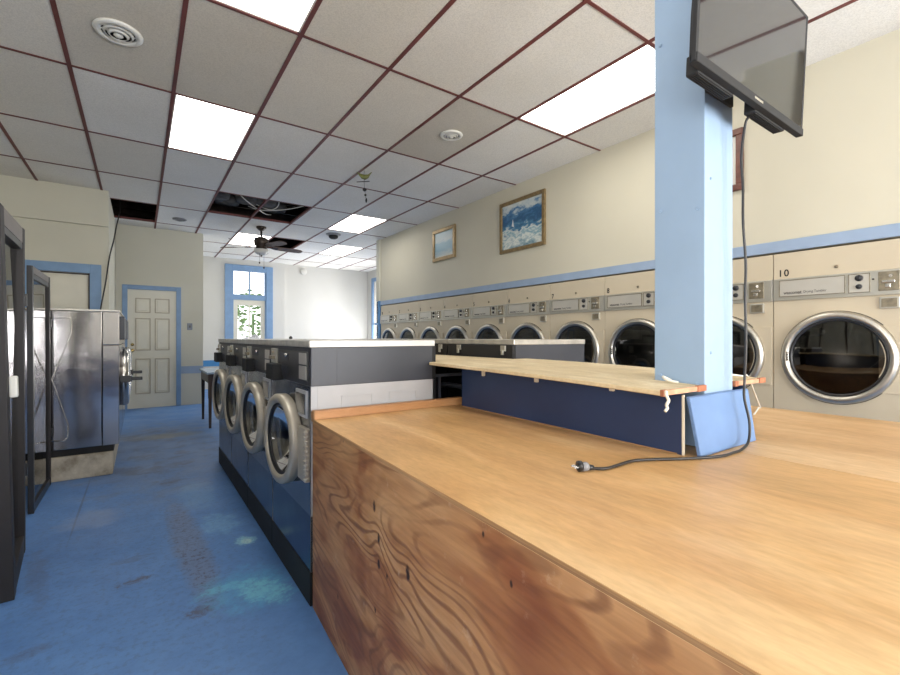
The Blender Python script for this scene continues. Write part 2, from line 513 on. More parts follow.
def obj(name, bm, mat, parent=None, world=False):
    me = bpy.data.meshes.new(name)
    bmesh.ops.recalc_face_normals(bm, faces=bm.faces)
    if world and parent is not None:
        bmesh.ops.translate(bm, verts=bm.verts, vec=-Vector(parent.location))
    bm.to_mesh(me)
    bm.free()
    me.materials.append(M[mat] if isinstance(mat, str) else mat)
    o = bpy.data.objects.new(name, me)
    COL.objects.link(o)
    if parent is not None:
        o.parent = parent
    return o

def tag(o, label, cat, group=None, kind=None):
    o['label'] = label
    o['category'] = cat
    if group: o['group'] = group
    if kind: o['kind'] = kind
    return o

def struct(name, bm, mat, parent=None):
    o = obj(name, bm, mat, parent)
    o['kind'] = 'structure'
    return o

def thing(name, label, cat, loc=(0, 0, 0), rotz=0., group=None):
    o = bpy.data.objects.new(name, None)
    o.empty_display_size = .1
    COL.objects.link(o)
    o.location = loc
    o.rotation_euler = (0, 0, rotz)
    return tag(o, label, cat, group)

def dup(root, loc, rotz, label, group=None):
    def cp(o, par):
        c = o.copy()
        COL.objects.link(c)
        if par is not None: c.parent = par
        for ch in o.children: cp(ch, c)
        return c
    r = cp(root, None)
    r.location = loc
    r.rotation_euler = (0, 0, rotz)
    r['label'] = label
    if group: r['group'] = group
    return r

def text(name, body, size, mat, parent, loc, extrude=.0008, width=None, bold=0., space=1.):
    cu = bpy.data.curves.new('lettering_curve', 'FONT')
    cu.body = body
    cu.size = size
    cu.extrude = extrude
    cu.offset = bold
    cu.space_character = space
    to = bpy.data.objects.new('lettering_tmp', cu)
    COL.objects.link(to)
    dg = bpy.context.evaluated_depsgraph_get()
    me = bpy.data.meshes.new_from_object(to.evaluated_get(dg))
    bpy.data.objects.remove(to)
    w = max(v.co.x for v in me.vertices) - min(v.co.x for v in me.vertices)
    k = (width / w) if width else 1.
    me.transform(Matrix.Translation(loc) @ Matrix.Rotation(PI / 2, 4, 'X') @ Matrix.Diagonal((k, 1, 1, 1)))
    me.materials.clear()
    me.materials.append(M[mat])
    o = bpy.data.objects.new(name, me)
    COL.objects.link(o)
    o.parent = parent
    return o

# ------------------------------------------------------------------ camera
F = 443.7
PSI = math.atan(310 / F)
cam = bpy.data.cameras.new('camera')
cam.sensor_width = 36
cam.lens = F / 900 * 36
cam.clip_start = .03
co = bpy.data.objects.new('camera', cam)
COL.objects.link(co)
co.location = (0, 0, 1.2)
co.rotation_euler = (PI / 2, 0, -PSI)
sc.camera = co

# ------------------------------------------------------------------ room shell
CH = 3.08                       # ceiling height
XR = 3.79                       # right wall plane
YB = 11.65                      # back wall
XL = -1.72                      # left wall
YF = -3.0                       # front wall behind the camera

b = nb(); box(b, XL - .1, 5.5, YF - .1, YB + .2, -.12, 0)
struct('floor', b, 'floor')

# ceiling tiles
xs = [XL, -1.01, -.40, .21, .82, 1.43, 2.04, 2.65, 3.26, 3.87, 4.48, 5.09, 5.4]
ys = [YF, -2.0, -.80, .40, 1.59, 2.79, 4.01, 5.20, 6.38, 7.52, 8.68, 9.84, 11.0, YB + .12]
lights = {(3, 6): 'a', (3, 4): 'b', (7, 4): 'c', (7, 8): 'd', (8, 10): 'e', (5, 10): 'f'}
holes = {(2, 9), (4, 8), (5, 8), (6, 10)}
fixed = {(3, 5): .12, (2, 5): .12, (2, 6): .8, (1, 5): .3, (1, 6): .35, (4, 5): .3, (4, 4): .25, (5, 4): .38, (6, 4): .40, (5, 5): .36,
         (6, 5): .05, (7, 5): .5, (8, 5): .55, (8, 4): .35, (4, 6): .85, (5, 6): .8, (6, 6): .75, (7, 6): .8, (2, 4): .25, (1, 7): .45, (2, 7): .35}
b = nb()
lay = b.faces.layers.float.new('tile')
for i in range(len(xs) - 1):
    for j in range(len(ys) - 1):
        if (i, j) in lights or (i, j) in holes:
            continue
        x0, x1, y0, y1 = xs[i], xs[i + 1], ys[j], ys[j + 1]
        z = CH
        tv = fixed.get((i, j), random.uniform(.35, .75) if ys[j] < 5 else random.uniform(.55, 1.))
        n0 = len(b.faces)
        b.faces.ensure_lookup_table()
        box(b, x0, x1, y0, y1, z, z + .015)
        b.faces.ensure_lookup_table()
        for f in b.faces[n0:]:
            f[lay] = tv
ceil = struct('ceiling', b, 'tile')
b = nb()
for x in xs[1:-1]:
    box(b, x - .013, x + .013, YF, YB + .1, CH - .006, CH + .028)
for y in ys[1:-1]:
    box(b, XL, 5.4, y - .010, y + .010, CH - .005, CH + .026)
struct('ceiling_grid', b, 'grid_red', ceil)
# the void above the dropped ceiling, seen through missing tiles
b = nb()
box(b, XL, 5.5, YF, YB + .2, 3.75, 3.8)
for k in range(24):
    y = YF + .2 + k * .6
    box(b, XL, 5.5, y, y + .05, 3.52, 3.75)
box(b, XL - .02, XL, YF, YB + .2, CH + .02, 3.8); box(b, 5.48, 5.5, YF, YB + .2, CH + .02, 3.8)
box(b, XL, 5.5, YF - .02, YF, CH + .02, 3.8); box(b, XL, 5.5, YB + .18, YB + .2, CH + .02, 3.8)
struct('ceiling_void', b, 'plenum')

# right wall above the dryers, service void behind them
b = nb()
box(b, XR, XR + .14, YF, 7.82, 1.815, CH)
box(b, XR, XR + .14, YF, .57, 0, 1.815)
struct('wall_right', b, 'wall_cream')
b = nb(); box(b, 4.62, 4.7, .4, 7.9, 0, CH + .1)
struct('wall_service', b, 'wall_beige')
b = nb(); box(b, XR + .02, 4.62, 7.80, 7.9, 0, CH)
struct('wall_right_end', b, 'wall_cream')
b = nb(); box(b, XR - .02, XR + .02, 7.76, 7.9, 1.90, CH)
struct('trim_1', b, 'wall_beige')
b = nb(); box(b, XR - .035, XR + .02, 7.72, 7.80, 0, 1.90)
struct('trim_2', b, 'blue_deep')
b = nb(); box(b, XR - .022, XR, YF, 7.76, 1.815, 1.895, .004)
struct('trim_3', b, 'blue_stripe')
b = nb(); box(b, XR - .16, XR, -.36, -.04, 0, CH)
struct('wall_pilaster', b, 'wall_beige')

# back wall with its door opening (x 1.64..2.72)
b = nb()
box(b, .85, 1.72, YB, YB + .14, 0, CH); box(b, 2.64, 3.02, YB, YB + .14, 0, CH); box(b, 1.72, 2.64, YB, YB + .14, 2.88, CH)
struct('wall_back', b, 'wall_white')
b = nb(); box(b, 3.02, 5.5, YB + .12, YB + .26, 0, CH)
struct('wall_back_recess', b, 'wall_white')
b = nb()
box(b, 5.34, 5.48, 7.8, 10.0, 0, CH); box(b, 5.34, 5.48, 11.35, YB + .2, 0, CH); box(b, 5.34, 5.48, 10.0, 11.35, 2.75, CH); box(b, 5.34, 5.48, 10.0, 11.35, 0, .35)
struct('wall_far_right', b, 'wall_white')
b = nb()
box(b, 5.31, 5.36, 9.9, 10.0, .25, 2.85); box(b, 5.31, 5.36, 11.35, 11.45, .25, 2.85); box(b, 5.31, 5.36, 10.0, 11.35, 2.75, 2.85); box(b, 5.31, 5.36, 10.0, 11.35, .25, .35)
box(b, 5.37, 5.41, 10.64, 10.70, .35, 2.75); box(b, 5.37, 5.41, 10.0, 11.35, 1.55, 1.6)
w = struct('window_1', b, 'blue_trim')
b = nb(); box(b, 5.385, 5.395, 10.0, 11.35, .35, 2.75)
struct('window_pane', b, 'glass', w)
# back door in a blue casing
b = nb()
box(b, 1.64, 1.80, YB - .03, YB + .05, 0, 2.95, .006); box(b, 2.565, 2.725, YB - .03, YB + .05, 0, 2.95, .006); box(b, 1.80, 2.565, YB - .03, YB + .05, 2.80, 2.95, .006)
box(b, 1.80, 2.565, YB - .01, YB + .06, 2.11, 2.235, .006)
box(b, 1.79, 1.83, YB + .0, YB + .08, 0, 2.8); box(b, 2.54, 2.58, YB + .0, YB + .08, 0, 2.8)
struct('trim_4', b, 'blue_trim')
b = nb()
box(b, 2.175, 2.205, YB + .02, YB + .06, 2.235, 2.80)
w = struct('window_2', b, 'blue_trim')
b = nb(); box(b, 1.80, 2.565, YB + .035, YB + .043, 2.235, 2.80)
struct('window_pane', b, 'glass', w)
b = nb()
box(b, 1.82, 1.925, YB + .02, YB + .065, .02, 2.11); box(b, 2.45, 2.55, YB + .02, YB + .065, .02, 2.11)
box(b, 1.925, 2.45, YB + .02, YB + .065, 1.98, 2.11); box(b, 1.925, 2.45, YB + .02, YB + .065, .02, .55)
box(b, 2.17, 2.20, YB + .03, YB + .055, .55, 1.98)
d2 = struct('door_2', b, 'door_white')
b = nb(); box(b, 1.925, 2.45, YB + .038, YB + .046, .55, 1.98)
struct('window_pane', b, 'glass', d2)
# deep blue band low on the back wall
b = nb(); box(b, .94, 1.64, YB - .015, YB, .53, .67)
struct('trim_5', b, 'blue_deep')

# wall with the six-panel door, at y = 9.17
YD = 9.17
b = nb()
box(b, -.42, -.17, YD, YD + .12, 0, CH); box(b, .52, .94, YD, YD + .12, 0, CH); box(b, -.17, .52, YD, YD + .12, 2.03, CH)
struct('wall_door', b, 'wall_beige')
b = nb(); box(b, .84, .94, YD + .12, YB, 0, CH)
struct('wall_passage', b, 'wall_beige')
b = nb()
box(b, -.245, -.172, YD - .025, YD, 0, 2.085, .005); box(b, .522, .595, YD - .025, YD, 0, 2.085, .005); box(b, -.172, .522, YD - .025, YD, 2.012, 2.085, .005)
struct('trim_6', b, 'blue_trim')
b = nb(); box(b, .595, .94, YD - .012, YD, .56, .69)
struct('trim_7', b, 'blue_stripe')
b = nb()
box(b, -.172, .522, YD + .018, YD + .05, .0, 2.03)
PANELS = [(a_, c_, e_, g_) for (a_, c_) in ((-.065, .15), (.21, .425)) for (e_, g_) in ((1.62, 1.87), (.98, 1.53), (.24, .84))]
for (px0, px1, pz0, pz1) in PANELS:
    box(b, px0 + .035, px1 - .035, YD + .006, YD + .019, pz0 + .035, pz1 - .035, .006)
d1 = struct('door_1', b, 'door_white')
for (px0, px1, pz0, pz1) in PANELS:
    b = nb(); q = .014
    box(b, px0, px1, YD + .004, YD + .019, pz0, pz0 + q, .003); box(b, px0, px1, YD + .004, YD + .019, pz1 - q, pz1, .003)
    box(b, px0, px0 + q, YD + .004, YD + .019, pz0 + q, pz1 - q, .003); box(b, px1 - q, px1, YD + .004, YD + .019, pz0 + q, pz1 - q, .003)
    struct('panel_moulding', b, 'moulding_shade_tan', d1)
b = nb()
lathe(b, [(.0, 0), (.03, 0), (.03, .008), (.012, .012), (.012, .03), (.028, .045), (.028, .06), (.0, .07)], (-.105, YD + .012, .98), (0, -1, 0), 16)
lathe(b, [(.0, 0), (.024, 0), (.024, .012), (.0, .016)], (-.105, YD + .012, 1.08), (0, -1, 0), 16)
struct('door_handle', b, 'brass', d1)
# short side wall from y 7.17 to 9.17 and the wall with the blue-framed door
YP = 7.17
b = nb(); box(b, -.45, -.33, YP + .15, YD, 0, CH)
struct('wall_left_return', b, 'wall_beige')
b = nb()
box(b, XL, -1.07, YP + .05, YP + .15, 0, 2.62); box(b, -.52, -.33, YP + .05, YP + .15, 0, 2.62); box(b, -1.07, -.52, YP + .05, YP + .15, 2.01, 2.62)
struct('wall_partition', b, 'wall_beige')
b = nb(); box(b, XL, -.33, YP, YP + .15, 2.62, CH)
struct('wall_header', b, 'wall_beige')
b = nb()
box(b, -1.16, -1.07, YP + .02, YP + .06, 0, 2.125, .006); box(b, -.52, -.405, YP + .02, YP + .06, 0, 2.125, .006); box(b, -1.07, -.52, YP + .02, YP + .06, 2.01, 2.125, .006)
struct('trim_8', b, 'blue_trim')
b = nb(); box(b, -1.06, -.53, YP + .10, YP + .14, .01, 2.0)
d3 = struct('door_3', b, 'door_white')
b = nb(); box(b, -.535, -.52, YP + .05, YP + .15, 0, 2.01); box(b, -1.07, -.52, YP + .09, YP + .15, 1.995, 2.01)
struct('trim_9', b, 'dark_wood')
# left wall with a blue dado, front wall with two shop windows
b = nb()
box(b, XL - .1, XL, .3, YP + .1, 0, CH); box(b, XL - .1, XL, YF, -2.6, 0, CH); box(b, XL - .1, XL, -2.6, .3, 0, .92); box(b, XL - .1, XL, -2.6, .3, 2.75, CH)
struct('wall_left', b, 'wall_beige')
b = nb()
for (y0, y1) in ((-2.6, -2.54), (-1.18, -1.12), (.24, .3)):
    box(b, XL - .08, XL - .01, y0, y1, .92, 2.75)
box(b, XL - .08, XL - .01, -2.6, .3, .92, .98); box(b, XL - .08, XL - .01, -2.6, .3, 2.69, 2.75)
w = struct('window_added', b, 'blue_trim')  # unseen window added so fill light can enter from the left
b = nb(); box(b, XL - .055, XL - .048, -2.6, .3, .92, 2.75)
struct('window_pane', b, 'glass', w)
b = nb()
for y in (.4, 1.2, 2.0, 2.8, 3.6, 4.6, 5.6):
    box(b, XL, XL + .018, y - .02, y + .02, .92, CH)
struct('trim_10', b, 'dark_wood')
b = nb(); box(b, XL, XL + .02, YF, YP + .05, 0, .92)
struct('baseboard_left', b, 'navy_panel')
b = nb()
box(b, XL - .1, .5, YF - .12, YF, 0, CH); box(b, 3.65, 4.0, YF - .12, YF, 0, CH)
box(b, .5, 3.65, YF - .12, YF, 2.8, CH); box(b, .5, 3.65, YF - .12, YF, 0, .75); box(b, 2.0, 2.15, YF - .12, YF, .75, 2.8)
struct('wall_front', b, 'wall_beige')
b = nb()
for (x0, x1) in ((.5, 2.0), (2.15, 3.65)):
    box(b, x0, x0 + .06, YF - .1, YF - .02, .75, 2.8); box(b, x1 - .06, x1, YF - .1, YF - .02, .75, 2.8)
    box(b, x0, x1, YF - .1, YF - .02, .75, .81); box(b, x0, x1, YF - .1, YF - .02, 2.74, 2.8)
w = struct('window_3', b, 'blue_trim')
b = nb(); box(b, .5, 2.0, YF - .065, YF - .058, .75, 2.8); box(b, 2.15, 3.65, YF - .065, YF - .058, .75, 2.8)
struct('window_pane', b, 'glass', w)

b = nb(); box(b, XL + .02, .5, YF, YF + .02, 0, .70)
struct('baseboard_front', b, 'navy_panel')

# blue timber column
b = nb(); box(b, 1.492, 1.690, .702, .872, .842, CH, .003)
for z in (1.05, 1.62, 2.2):
    cyl(b, (1.493, .725, z), (1.4885, .725, z), .006, seg=10)
    cyl(b, (1.493, .85, z + .02), (1.4885, .85, z + .02), .006, seg=10)
    cyl(b, (1.53, .703, z + .1), (1.53, .6995, z + .1), .004, seg=10)
struct('column', b, 'column_blue')

# ------------------------------------------------------------------ ceiling fixtures
LBL = {'a': 'lit ceiling panel in the left half of the ceiling, wholly in view',
       'b': 'lit ceiling panel cut by the top edge of the frame',
       'c': 'large lit ceiling panel beside the blue column',
       'd': 'lit ceiling panel above the far white wall, nearer of the two there',
       'e': 'lit ceiling panel farthest back, beyond the dark round ceiling speaker',
       'f': 'lit ceiling panel behind the ceiling fan'}
for (i, j), k in lights.items():
    x0, x1, y0, y1 = xs[i] + .013, xs[i + 1] - .013, ys[j] + .01, ys[j + 1] - .01
    t = thing('ceiling_light', LBL[k], 'ceiling light', ((x0 + x1) / 2, (y0 + y1) / 2, CH), 0, 'ceiling light panels')
    b = nb()
    box(b, x0, x1, y0, y1, CH + .06, CH + .08)
    box(b, x0, x0 + .01, y0, y1, CH, CH + .06); box(b, x1 - .01, x1, y0, y1, CH, CH + .06)
    box(b, x0, x1, y0, y0 + .01, CH, CH + .06); box(b, x0, x1, y1 - .01, y1, CH, CH + .06)
    obj('housing', b, 'white_plastic', t, True)
    b = nb(); box(b, x0 + .011, x1 - .011, y0 + .011, y1 - .011, CH + .004, CH + .010)
    obj('diffuser', b, 'light_panel' if k in 'abc' else 'light_soft', t, True)

def vent(x, y, r, label, mat='white_plastic', cone=True):
    t = thing('ceiling_vent', label, 'air vent', (x, y, CH), 0, 'round ceiling vents')
    b = nb()
    lathe(b, [(r * .72, 0), (r * .98, -.004), (r, -.008), (r * .96, -.016), (r * .72, -.022), (r * .70, -.012)], (0, 0, 0), seg=36, closed=True)
    obj('flange', b, mat, t)
    b = nb()
    lathe(b, [(0, -.001), (r * .72, -.001), (r * .72, -.004), (0, -.004)], seg=28)
    obj('throat', b, 'black_matte', t)
    for q, (rr, zz) in enumerate(((.52, -.020), (.33, -.028))):
        b = nb()
        lathe(b, [(r * rr, zz), (r * (rr + .1), zz + .010), (r * (rr + .11), zz + .008), (r * rr, zz - .006)], seg=32, closed=True)
        obj('deflector_ring', b, mat, t)
    b = nb()
    lathe(b, [(0, -.02), (r * .18, -.02), (r * .2, -.027), (r * .14, -.034), (0, -.036)], seg=20)
    obj('center_knob', b, mat, t)
    b = nb(); box(b, -r * .7, r * .7, -.004, .004, -.014, -.006); box(b, -.004, .004, -r * .7, r * .7, -.014, -.006)
    obj('spider', b, mat, t)
    return t
vent(-.108, 3.40, .128, 'white round ceiling vent at upper left of the ceiling')
vent(2.364, 3.36, .105, 'white round ceiling vent on the beige tile near the large light')
vent(.515, 8.22, .10, 'small round ceiling vent above the six-panel door', 'grey_plastic')

t = thing('ceiling_speaker', 'dark round ceiling device between the two far light panels', 'ceiling speaker', (2.884, 7.83, CH))
b = nb(); lathe(b, [(0, 0), (.13, 0), (.13, -.015), (.10, -.03), (0, -.03)], seg=28)
obj('base', b, 'grey_plastic', t)
b = nb(); lathe(b, [(0, -.03), (.085, -.03), (.08, -.065), (.05, -.085), (0, -.09)], seg=24)
obj('dome', b, 'black_matte', t)

# loose wires in the ceiling void
for lab, pts, mm in (('white wire sagging across the left half of the ceiling hole', [(1.0, 6.45, 3.2), (1.2, 6.7, 3.12), (1.42, 7.0, 3.10), (1.6, 7.3, 3.12), (1.75, 7.6, 3.2)], 'cable_white'),
                     ('pale cable curving along the far edge of the ceiling hole', [(1.35, 7.3, 3.2), (1.5, 7.15, 3.13), (1.75, 6.9, 3.115), (1.95, 6.55, 3.12), (2.1, 6.45, 3.2)], 'cable_white'),
                     ('short wire hooked down in the middle of the ceiling hole', [(1.6, 6.5, 3.25), (1.66, 6.75, 3.14), (1.62, 6.95, 3.11), (1.52, 7.05, 3.14), (1.45, 7.2, 3.22)], 'cable_white')):
    b = nb(); tube(b, pts, .007)
    tag(obj('loose_wire', b, mm), lab, 'wire', 'loose wires in the ceiling hole')
b = nb()
for k in range(7):
    lathe(b, [(0, -.02), (.16, -.015), (.19, .06), (.12, .13), (0, .14)], (.45 + .22 * k + random.uniform(-.03, .03), 7.25 + random.uniform(-.1, .2), 3.24), seg=12)
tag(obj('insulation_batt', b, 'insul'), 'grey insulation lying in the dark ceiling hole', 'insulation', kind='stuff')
CABLE = [(-.24, 8.15, 3.25), (-.24, 8.1, 3.05), (-.262, 7.75, 2.8), (-.285, 7.4, 2.5), (-.318, 7.10, 2.22), (-.352, 7.0, 1.88), (-.40, 6.93, 1.52), (-.42, 6.9, 1.2), (-.42, 6.88, .6)]
b = nb(); tube(b, CABLE, .008)
tag(obj('hanging_cable', b, 'cable_dark'), 'thin dark cable hanging from the left ceiling hole down behind the stainless machine', 'cable')

# hanging ornament
t = thing('wind_chime', 'small green hanging ornament with dangling pieces under the ceiling', 'wind chime', (2.07, 4.65, CH))
b = nb(); tube(b, [(0, 0, 0), (0, 0, -.035)], .002, 6, False)
obj('string', b, 'cable_dark', t)
b = nb()
d = Vector((.82, -.57, 0))
prof = [(-.085, -.035, .004), (-.06, -.06, .014), (-.03, -.085, .026), (.01, -.095, .030), (.045, -.085, .022), (.065, -.06, .012), (.085, -.04, .004)]
rings = []
for (s, z, r) in prof:
    c = d * s + Vector((0, 0, z + .02))
    rings.append([b.verts.new(c + Vector((-d.y, d.x, 0)) * r * .6 * math.cos(2 * PI * k / 10) + Vector((0, 0, r * math.sin(2 * PI * k / 10)))) for k in range(10)])
for A, B in zip(rings, rings[1:]):
    for k in range(10):
        f = b.faces.new((A[k], A[(k + 1) % 10], B[(k + 1) % 10], B[k])); f.smooth = True
b.faces.new(rings[0]); b.faces.new(rings[-1])
obj('bird_body', b, 'green', t)
b = nb(); cyl(b, d * -.085 + Vector((0, 0, -.128)), d * .06 + Vector((0, 0, -.122)), .005, seg=8); cyl(b, (0, 0, -.1), (0, 0, -.13), .003, seg=6)
obj('crossbar', b, 'dark_wood', t)
b = nb(); tube(b, [(0, 0, -.13), (.004, 0, -.2), (.02, -.01, -.34)], .002, 6)
obj('hanging_string', b, 'cable_dark', t)
for (q, z, r, h) in ((.004, -.215, .024, .045), (.012, -.275, .014, .03), (.02, -.335, .011, .06)):
    b = nb(); lathe(b, [(0, h / 2), (r * .7, h * .3), (r, 0), (r * .7, -h * .3), (0, -h / 2)], (q, -q / 2, z), seg=12)
    obj('pendant', b, 'black_matte', t)

# ceiling fan
t = thing('ceiling_fan', 'dark bronze ceiling fan with brown blades and frosted light bowl', 'ceiling fan', (1.69, 8.02, CH))
b = nb(); lathe(b, [(0, 0), (.078, 0), (.08, -.02), (.06, -.045), (.03, -.065), (0, -.07)], seg=24)
obj('canopy', b, 'fan_bronze', t)
b = nb(); cyl(b, (0, 0, -.05), (0, 0, -.20), .016)
obj('downrod', b, 'fan_bronze', t)
b = nb(); lathe(b, [(0, -.17), (.05, -.175), (.105, -.20), (.118, -.24), (.112, -.30), (.085, -.33), (.085, -.365), (.10, -.375), (.10, -.385), (0, -.39)], seg=32)
obj('motor_housing', b, 'fan_bronze', t)
for k in range(5):
    a = R(145 - 72 * k)
    rot = Matrix.Rotation(a, 3, 'Z') @ Matrix.Rotation(R(-15), 3, 'X')
    def P(r, wv, z=0.): return rot @ Vector((r, wv, z)) + Vector((0, 0, -.335 - r * .02))
    b = nb()
    out = [(.19, .045), (.24, .06), (.40, .068), (.58, .07), (.655, .058), (.69, .02)]
    ring = [(r, wv) for r, wv in out] + [(r, -wv) for r, wv in out[::-1]]
    up = [b.verts.new(P(r, wv, .004)) for r, wv in ring]
    lo = [b.verts.new(P(r, wv, -.004)) for r, wv in ring]
    b.faces.new(up); b.faces.new(lo[::-1])
    for q in range(len(ring)):
        b.faces.new((up[q], lo[q], lo[(q + 1) % len(ring)], up[(q + 1) % len(ring)]))
    bl = obj('blade', b, 'fan_blade', t)
    b = nb()
    pts = [(.08, .016), (.15, .012), (.20, .035), (.27, .03)]
    ring = pts + [(r, -w_) for r, w_ in pts[::-1]]
    up = [b.verts.new(P(r, w_, -.005)) for r, w_ in ring]; lo = [b.verts.new(P(r, w_, -.011)) for r, w_ in ring]
    b.faces.new(up); b.faces.new(lo[::-1])
    for q in range(len(ring)):
        b.faces.new((up[q], lo[q], lo[(q + 1) % len(ring)], up[(q + 1) % len(ring)]))
    obj('blade_bracket', b, 'fan_bronze', bl)
b = nb(); lathe(b, [(0, -.385), (.115, -.385), (.118, -.40), (.105, -.44), (.06, -.475), (0, -.485)], seg=28)
obj('light_bowl', b, 'fan_glass', t)
b = nb(); lathe(b, [(0, -.48), (.014, -.485), (.012, -.505), (0, -.51)], seg=12)
obj('finial', b, 'fan_bronze', t)
for (dx, ln) in ((-.04, .60), (.03, .68)):
    b = nb(); cyl(b, (dx, -.06, -.39), (dx, -.06, -ln), .0022, seg=6); lathe(b, [(0, 0), (.012, -.01), (.012, -.03), (0, -.04)], (dx, -.06, -ln), seg=10)
    obj('pull_chain', b, 'fan_bronze', t)

# ------------------------------------------------------------------ dryers
def make_dryer(label):
    t = thing('tumble_dryer', label, 'dryer', (3.77, .939, 0), -PI / 2, 'row of wall dryers')
    W = .3535
    b = nb()
    # sides, back, top, bottom
    box(b, -W, -W + .01, .004, .70, .08, 1.80); box(b, W - .01, W, .004, .70, .08, 1.80)
    box(b, -W, W, .69, .70, .08, 1.80); box(b, -W, W, .004, .70, 1.79, 1.80); box(b, -W, W, .004, .70, .08, .09)
    obj('cabinet', b, 'dryer_cream', t)
    b = nb(); holed(b, -W, W, .08, 1.462, 0, 0, 1.068, .262)
    obj('front_panel', b, 'dryer_cream', t)
    b = nb(); box(b, -W, W, -.002, .004, 1.618, 1.80)
    lp = obj('upper_panel', b, 'dryer_cream', t)
    b = nb(); lathe(b, [(0, 0), (.011, 0), (.011, .006), (.007, .009), (0, .009)], (0, -.002, 1.668), (0, -1, 0), 14)
    obj('lock', b, 'coin_metal', lp)
    b = nb()
    box(b, -W, W, -.014, .004, 1.462, 1.618, .003)
    cs = obj('control_strip', b, 'strip_metal', t)
    b = nb()
    box(b, -.315, .048, -.019, -.012, 1.488, 1.605, .002)
    npl = obj('nameplate', b, 'plate_metal', cs)
    b = nb()
    x0, x1, z0, z1, e = -.315, .048, 1.488, 1.605, .004
    box(b, x0, x1, -.0215, -.013, z0, z0 + e); box(b, x0, x1, -.0215, -.013, z1 - e, z1); box(b, x0, x0 + e, -.0215, -.013, z0, z1); box(b, x1 - e, x1, -.0215, -.013, z0, z1)
    obj('nameplate_border', b, 'coin_metal', cs)
    text('brand_lettering', 'wascomat', .030, 'print_grey', t, (-.288, -.0192, 1.506), width=.105, bold=.0008)
    text('model_lettering', 'Drying Tumbler', .024, 'print_grey', t, (-.174, -.0192, 1.509), width=.125)
    b = nb()
    box(b, .063, .168, -.019, -.012, 1.485, 1.606, .002)
    kp = obj('knob_plate', b, 'plate_metal', cs)
    x0, x1, z0, z1, e = .063, .168, 1.485, 1.606, .004
    b = nb(); box(b, x0, x1, -.0215, -.013, z0, z0 + e); box(b, x0, x1, -.0215, -.013, z1 - e, z1); box(b, x0, x0 + e, -.0215, -.013, z0, z1); box(b, x1 - e, x1, -.0215, -.013, z0, z1)
    obj('knob_plate_border', b, 'coin_metal', cs)
    for z, r in ((1.578, .019), (1.524, .015)):
        b = nb(); lathe(b, [(0, 0), (r * 1.1, 0), (r, .012), (r * .85, .016), (0, .016)], (.115, -.019, z), (0, -1, 0), 20)
        k = obj('knob', b, 'black', cs)
    b = nb(); lathe(b, [(0, 0), (.006, 0), (.005, .008), (0, .009)], (.181, -.014, 1.565), (0, -1, 0), 12)
    obj('indicator', b, 'black', cs)
    b = nb()
    box(b, .205, .300, -.020, -.012, 1.489, 1.606, .002)
    cp_ = obj('coin_plate', b, 'coin_metal', cs)
    b = nb()
    box(b, .222, .282, -.034, -.019, 1.535, 1.552, .003); box(b, .236, .262, -.028, -.019, 1.505, 1.53, .003); cyl(b, (.262, -.02, 1.578), (.262, -.030, 1.578), .010)
    obj('coin_slide', b, 'chrome', cs)
    b = nb()
    box(b, .208, .300, -.014, .002, 1.379, 1.450, .003)
    cr = obj('coin_return', b, 'strip_metal', t)
    b = nb(); box(b, .218, .290, -.017, -.013, 1.388, 1.441, .002)
    obj('coin_door', b, 'coin_metal', cr)
    b = nb(); box(b, .205, W - .004, -.012, .002, .855, 1.275, .002)
    obj('hinge_plate', b, 'dryer_cream', t)
    # round door
    b = nb()
    lathe(b, [(.303, 0), (.305, .014), (.298, .030), (.284, .038), (.268, .037), (.258, .028), (.254, .012), (.254, -.01)], (0, -.001, 1.068), (0, -1, 0), 64, True)
    dr = obj('door', b, 'ring_steel', t)
    b = nb()
    lathe(b, [(.3085, .0), (.3085, .008), (.302, .008), (.302, .0)], (0, -.001, 1.068), (0, -1, 0), 64, True)
    lathe(b, [(.256, .008), (.256, .020), (.240, .014), (.240, .004)], (0, -.001, 1.068), (0, -1, 0), 64, True)
    obj('gasket', b, 'black', dr)
    b = nb()
    lathe(b, [(.245, .010), (.20, .014), (.1, .018), (0, .019)], (0, -.001, 1.068), (0, -1, 0), 48)
    obj('door_glass', b, 'glass_dark', dr)
    b = nb()
    box(b, -.268, -.250, -.046, -.030, 1.035, 1.105, .004)
    obj('door_handle', b, 'chrome', dr)
    b = nb()
    lathe(b, [(.262, 0), (.262, -.06), (.31, -.06), (.31, -.55), (0, -.56)], (0, 0, 1.068), (0, -1, 0), 40)
    for q in range(3):
        a = 2 * PI * q / 3 + .4
        c = Vector((.29 * math.cos(a), .30, 1.068 + .29 * math.sin(a)))
        cyl(b, c + Vector((0, -.22, 0)), c + Vector((0, .24, 0)), .03, seg=8)
    obj('drum', b, 'drum', t)
    return t

dl = {0: 'cream wall dryer with number 10, right of the blue column, wholly in view',
      1: 'cream wall dryer partly behind the blue column, next to number 10',
      2: 'cream wall dryer just left of the blue column, its door cut by the column',
      3: 'second cream wall dryer left of the blue column, door above the second washer row end',
      4: 'cream wall dryer with number 7, third left of the blue column',
      5: 'fourth cream wall dryer left of the blue column, above the black washer backs',
      6: 'fifth cream wall dryer from the far end of the row',
      7: 'fourth cream wall dryer from the far end of the row',
      8: 'second cream wall dryer from the far end of the row',
      9: 'farthest cream wall dryer, beside the dark blue end post'}
dl[7] = 'third cream wall dryer from the far end of the row'
dl[6] = 'fourth cream wall dryer from the far end of the row'
dl[5] = 'fifth cream wall dryer from the far end, above the black washer backs'
dry = make_dryer(dl[0])
dryers = [dry] + [dup(dry, (3.77, .939 + .712 * k, 0), -PI / 2, dl[k]) for k in range(1, 10)]
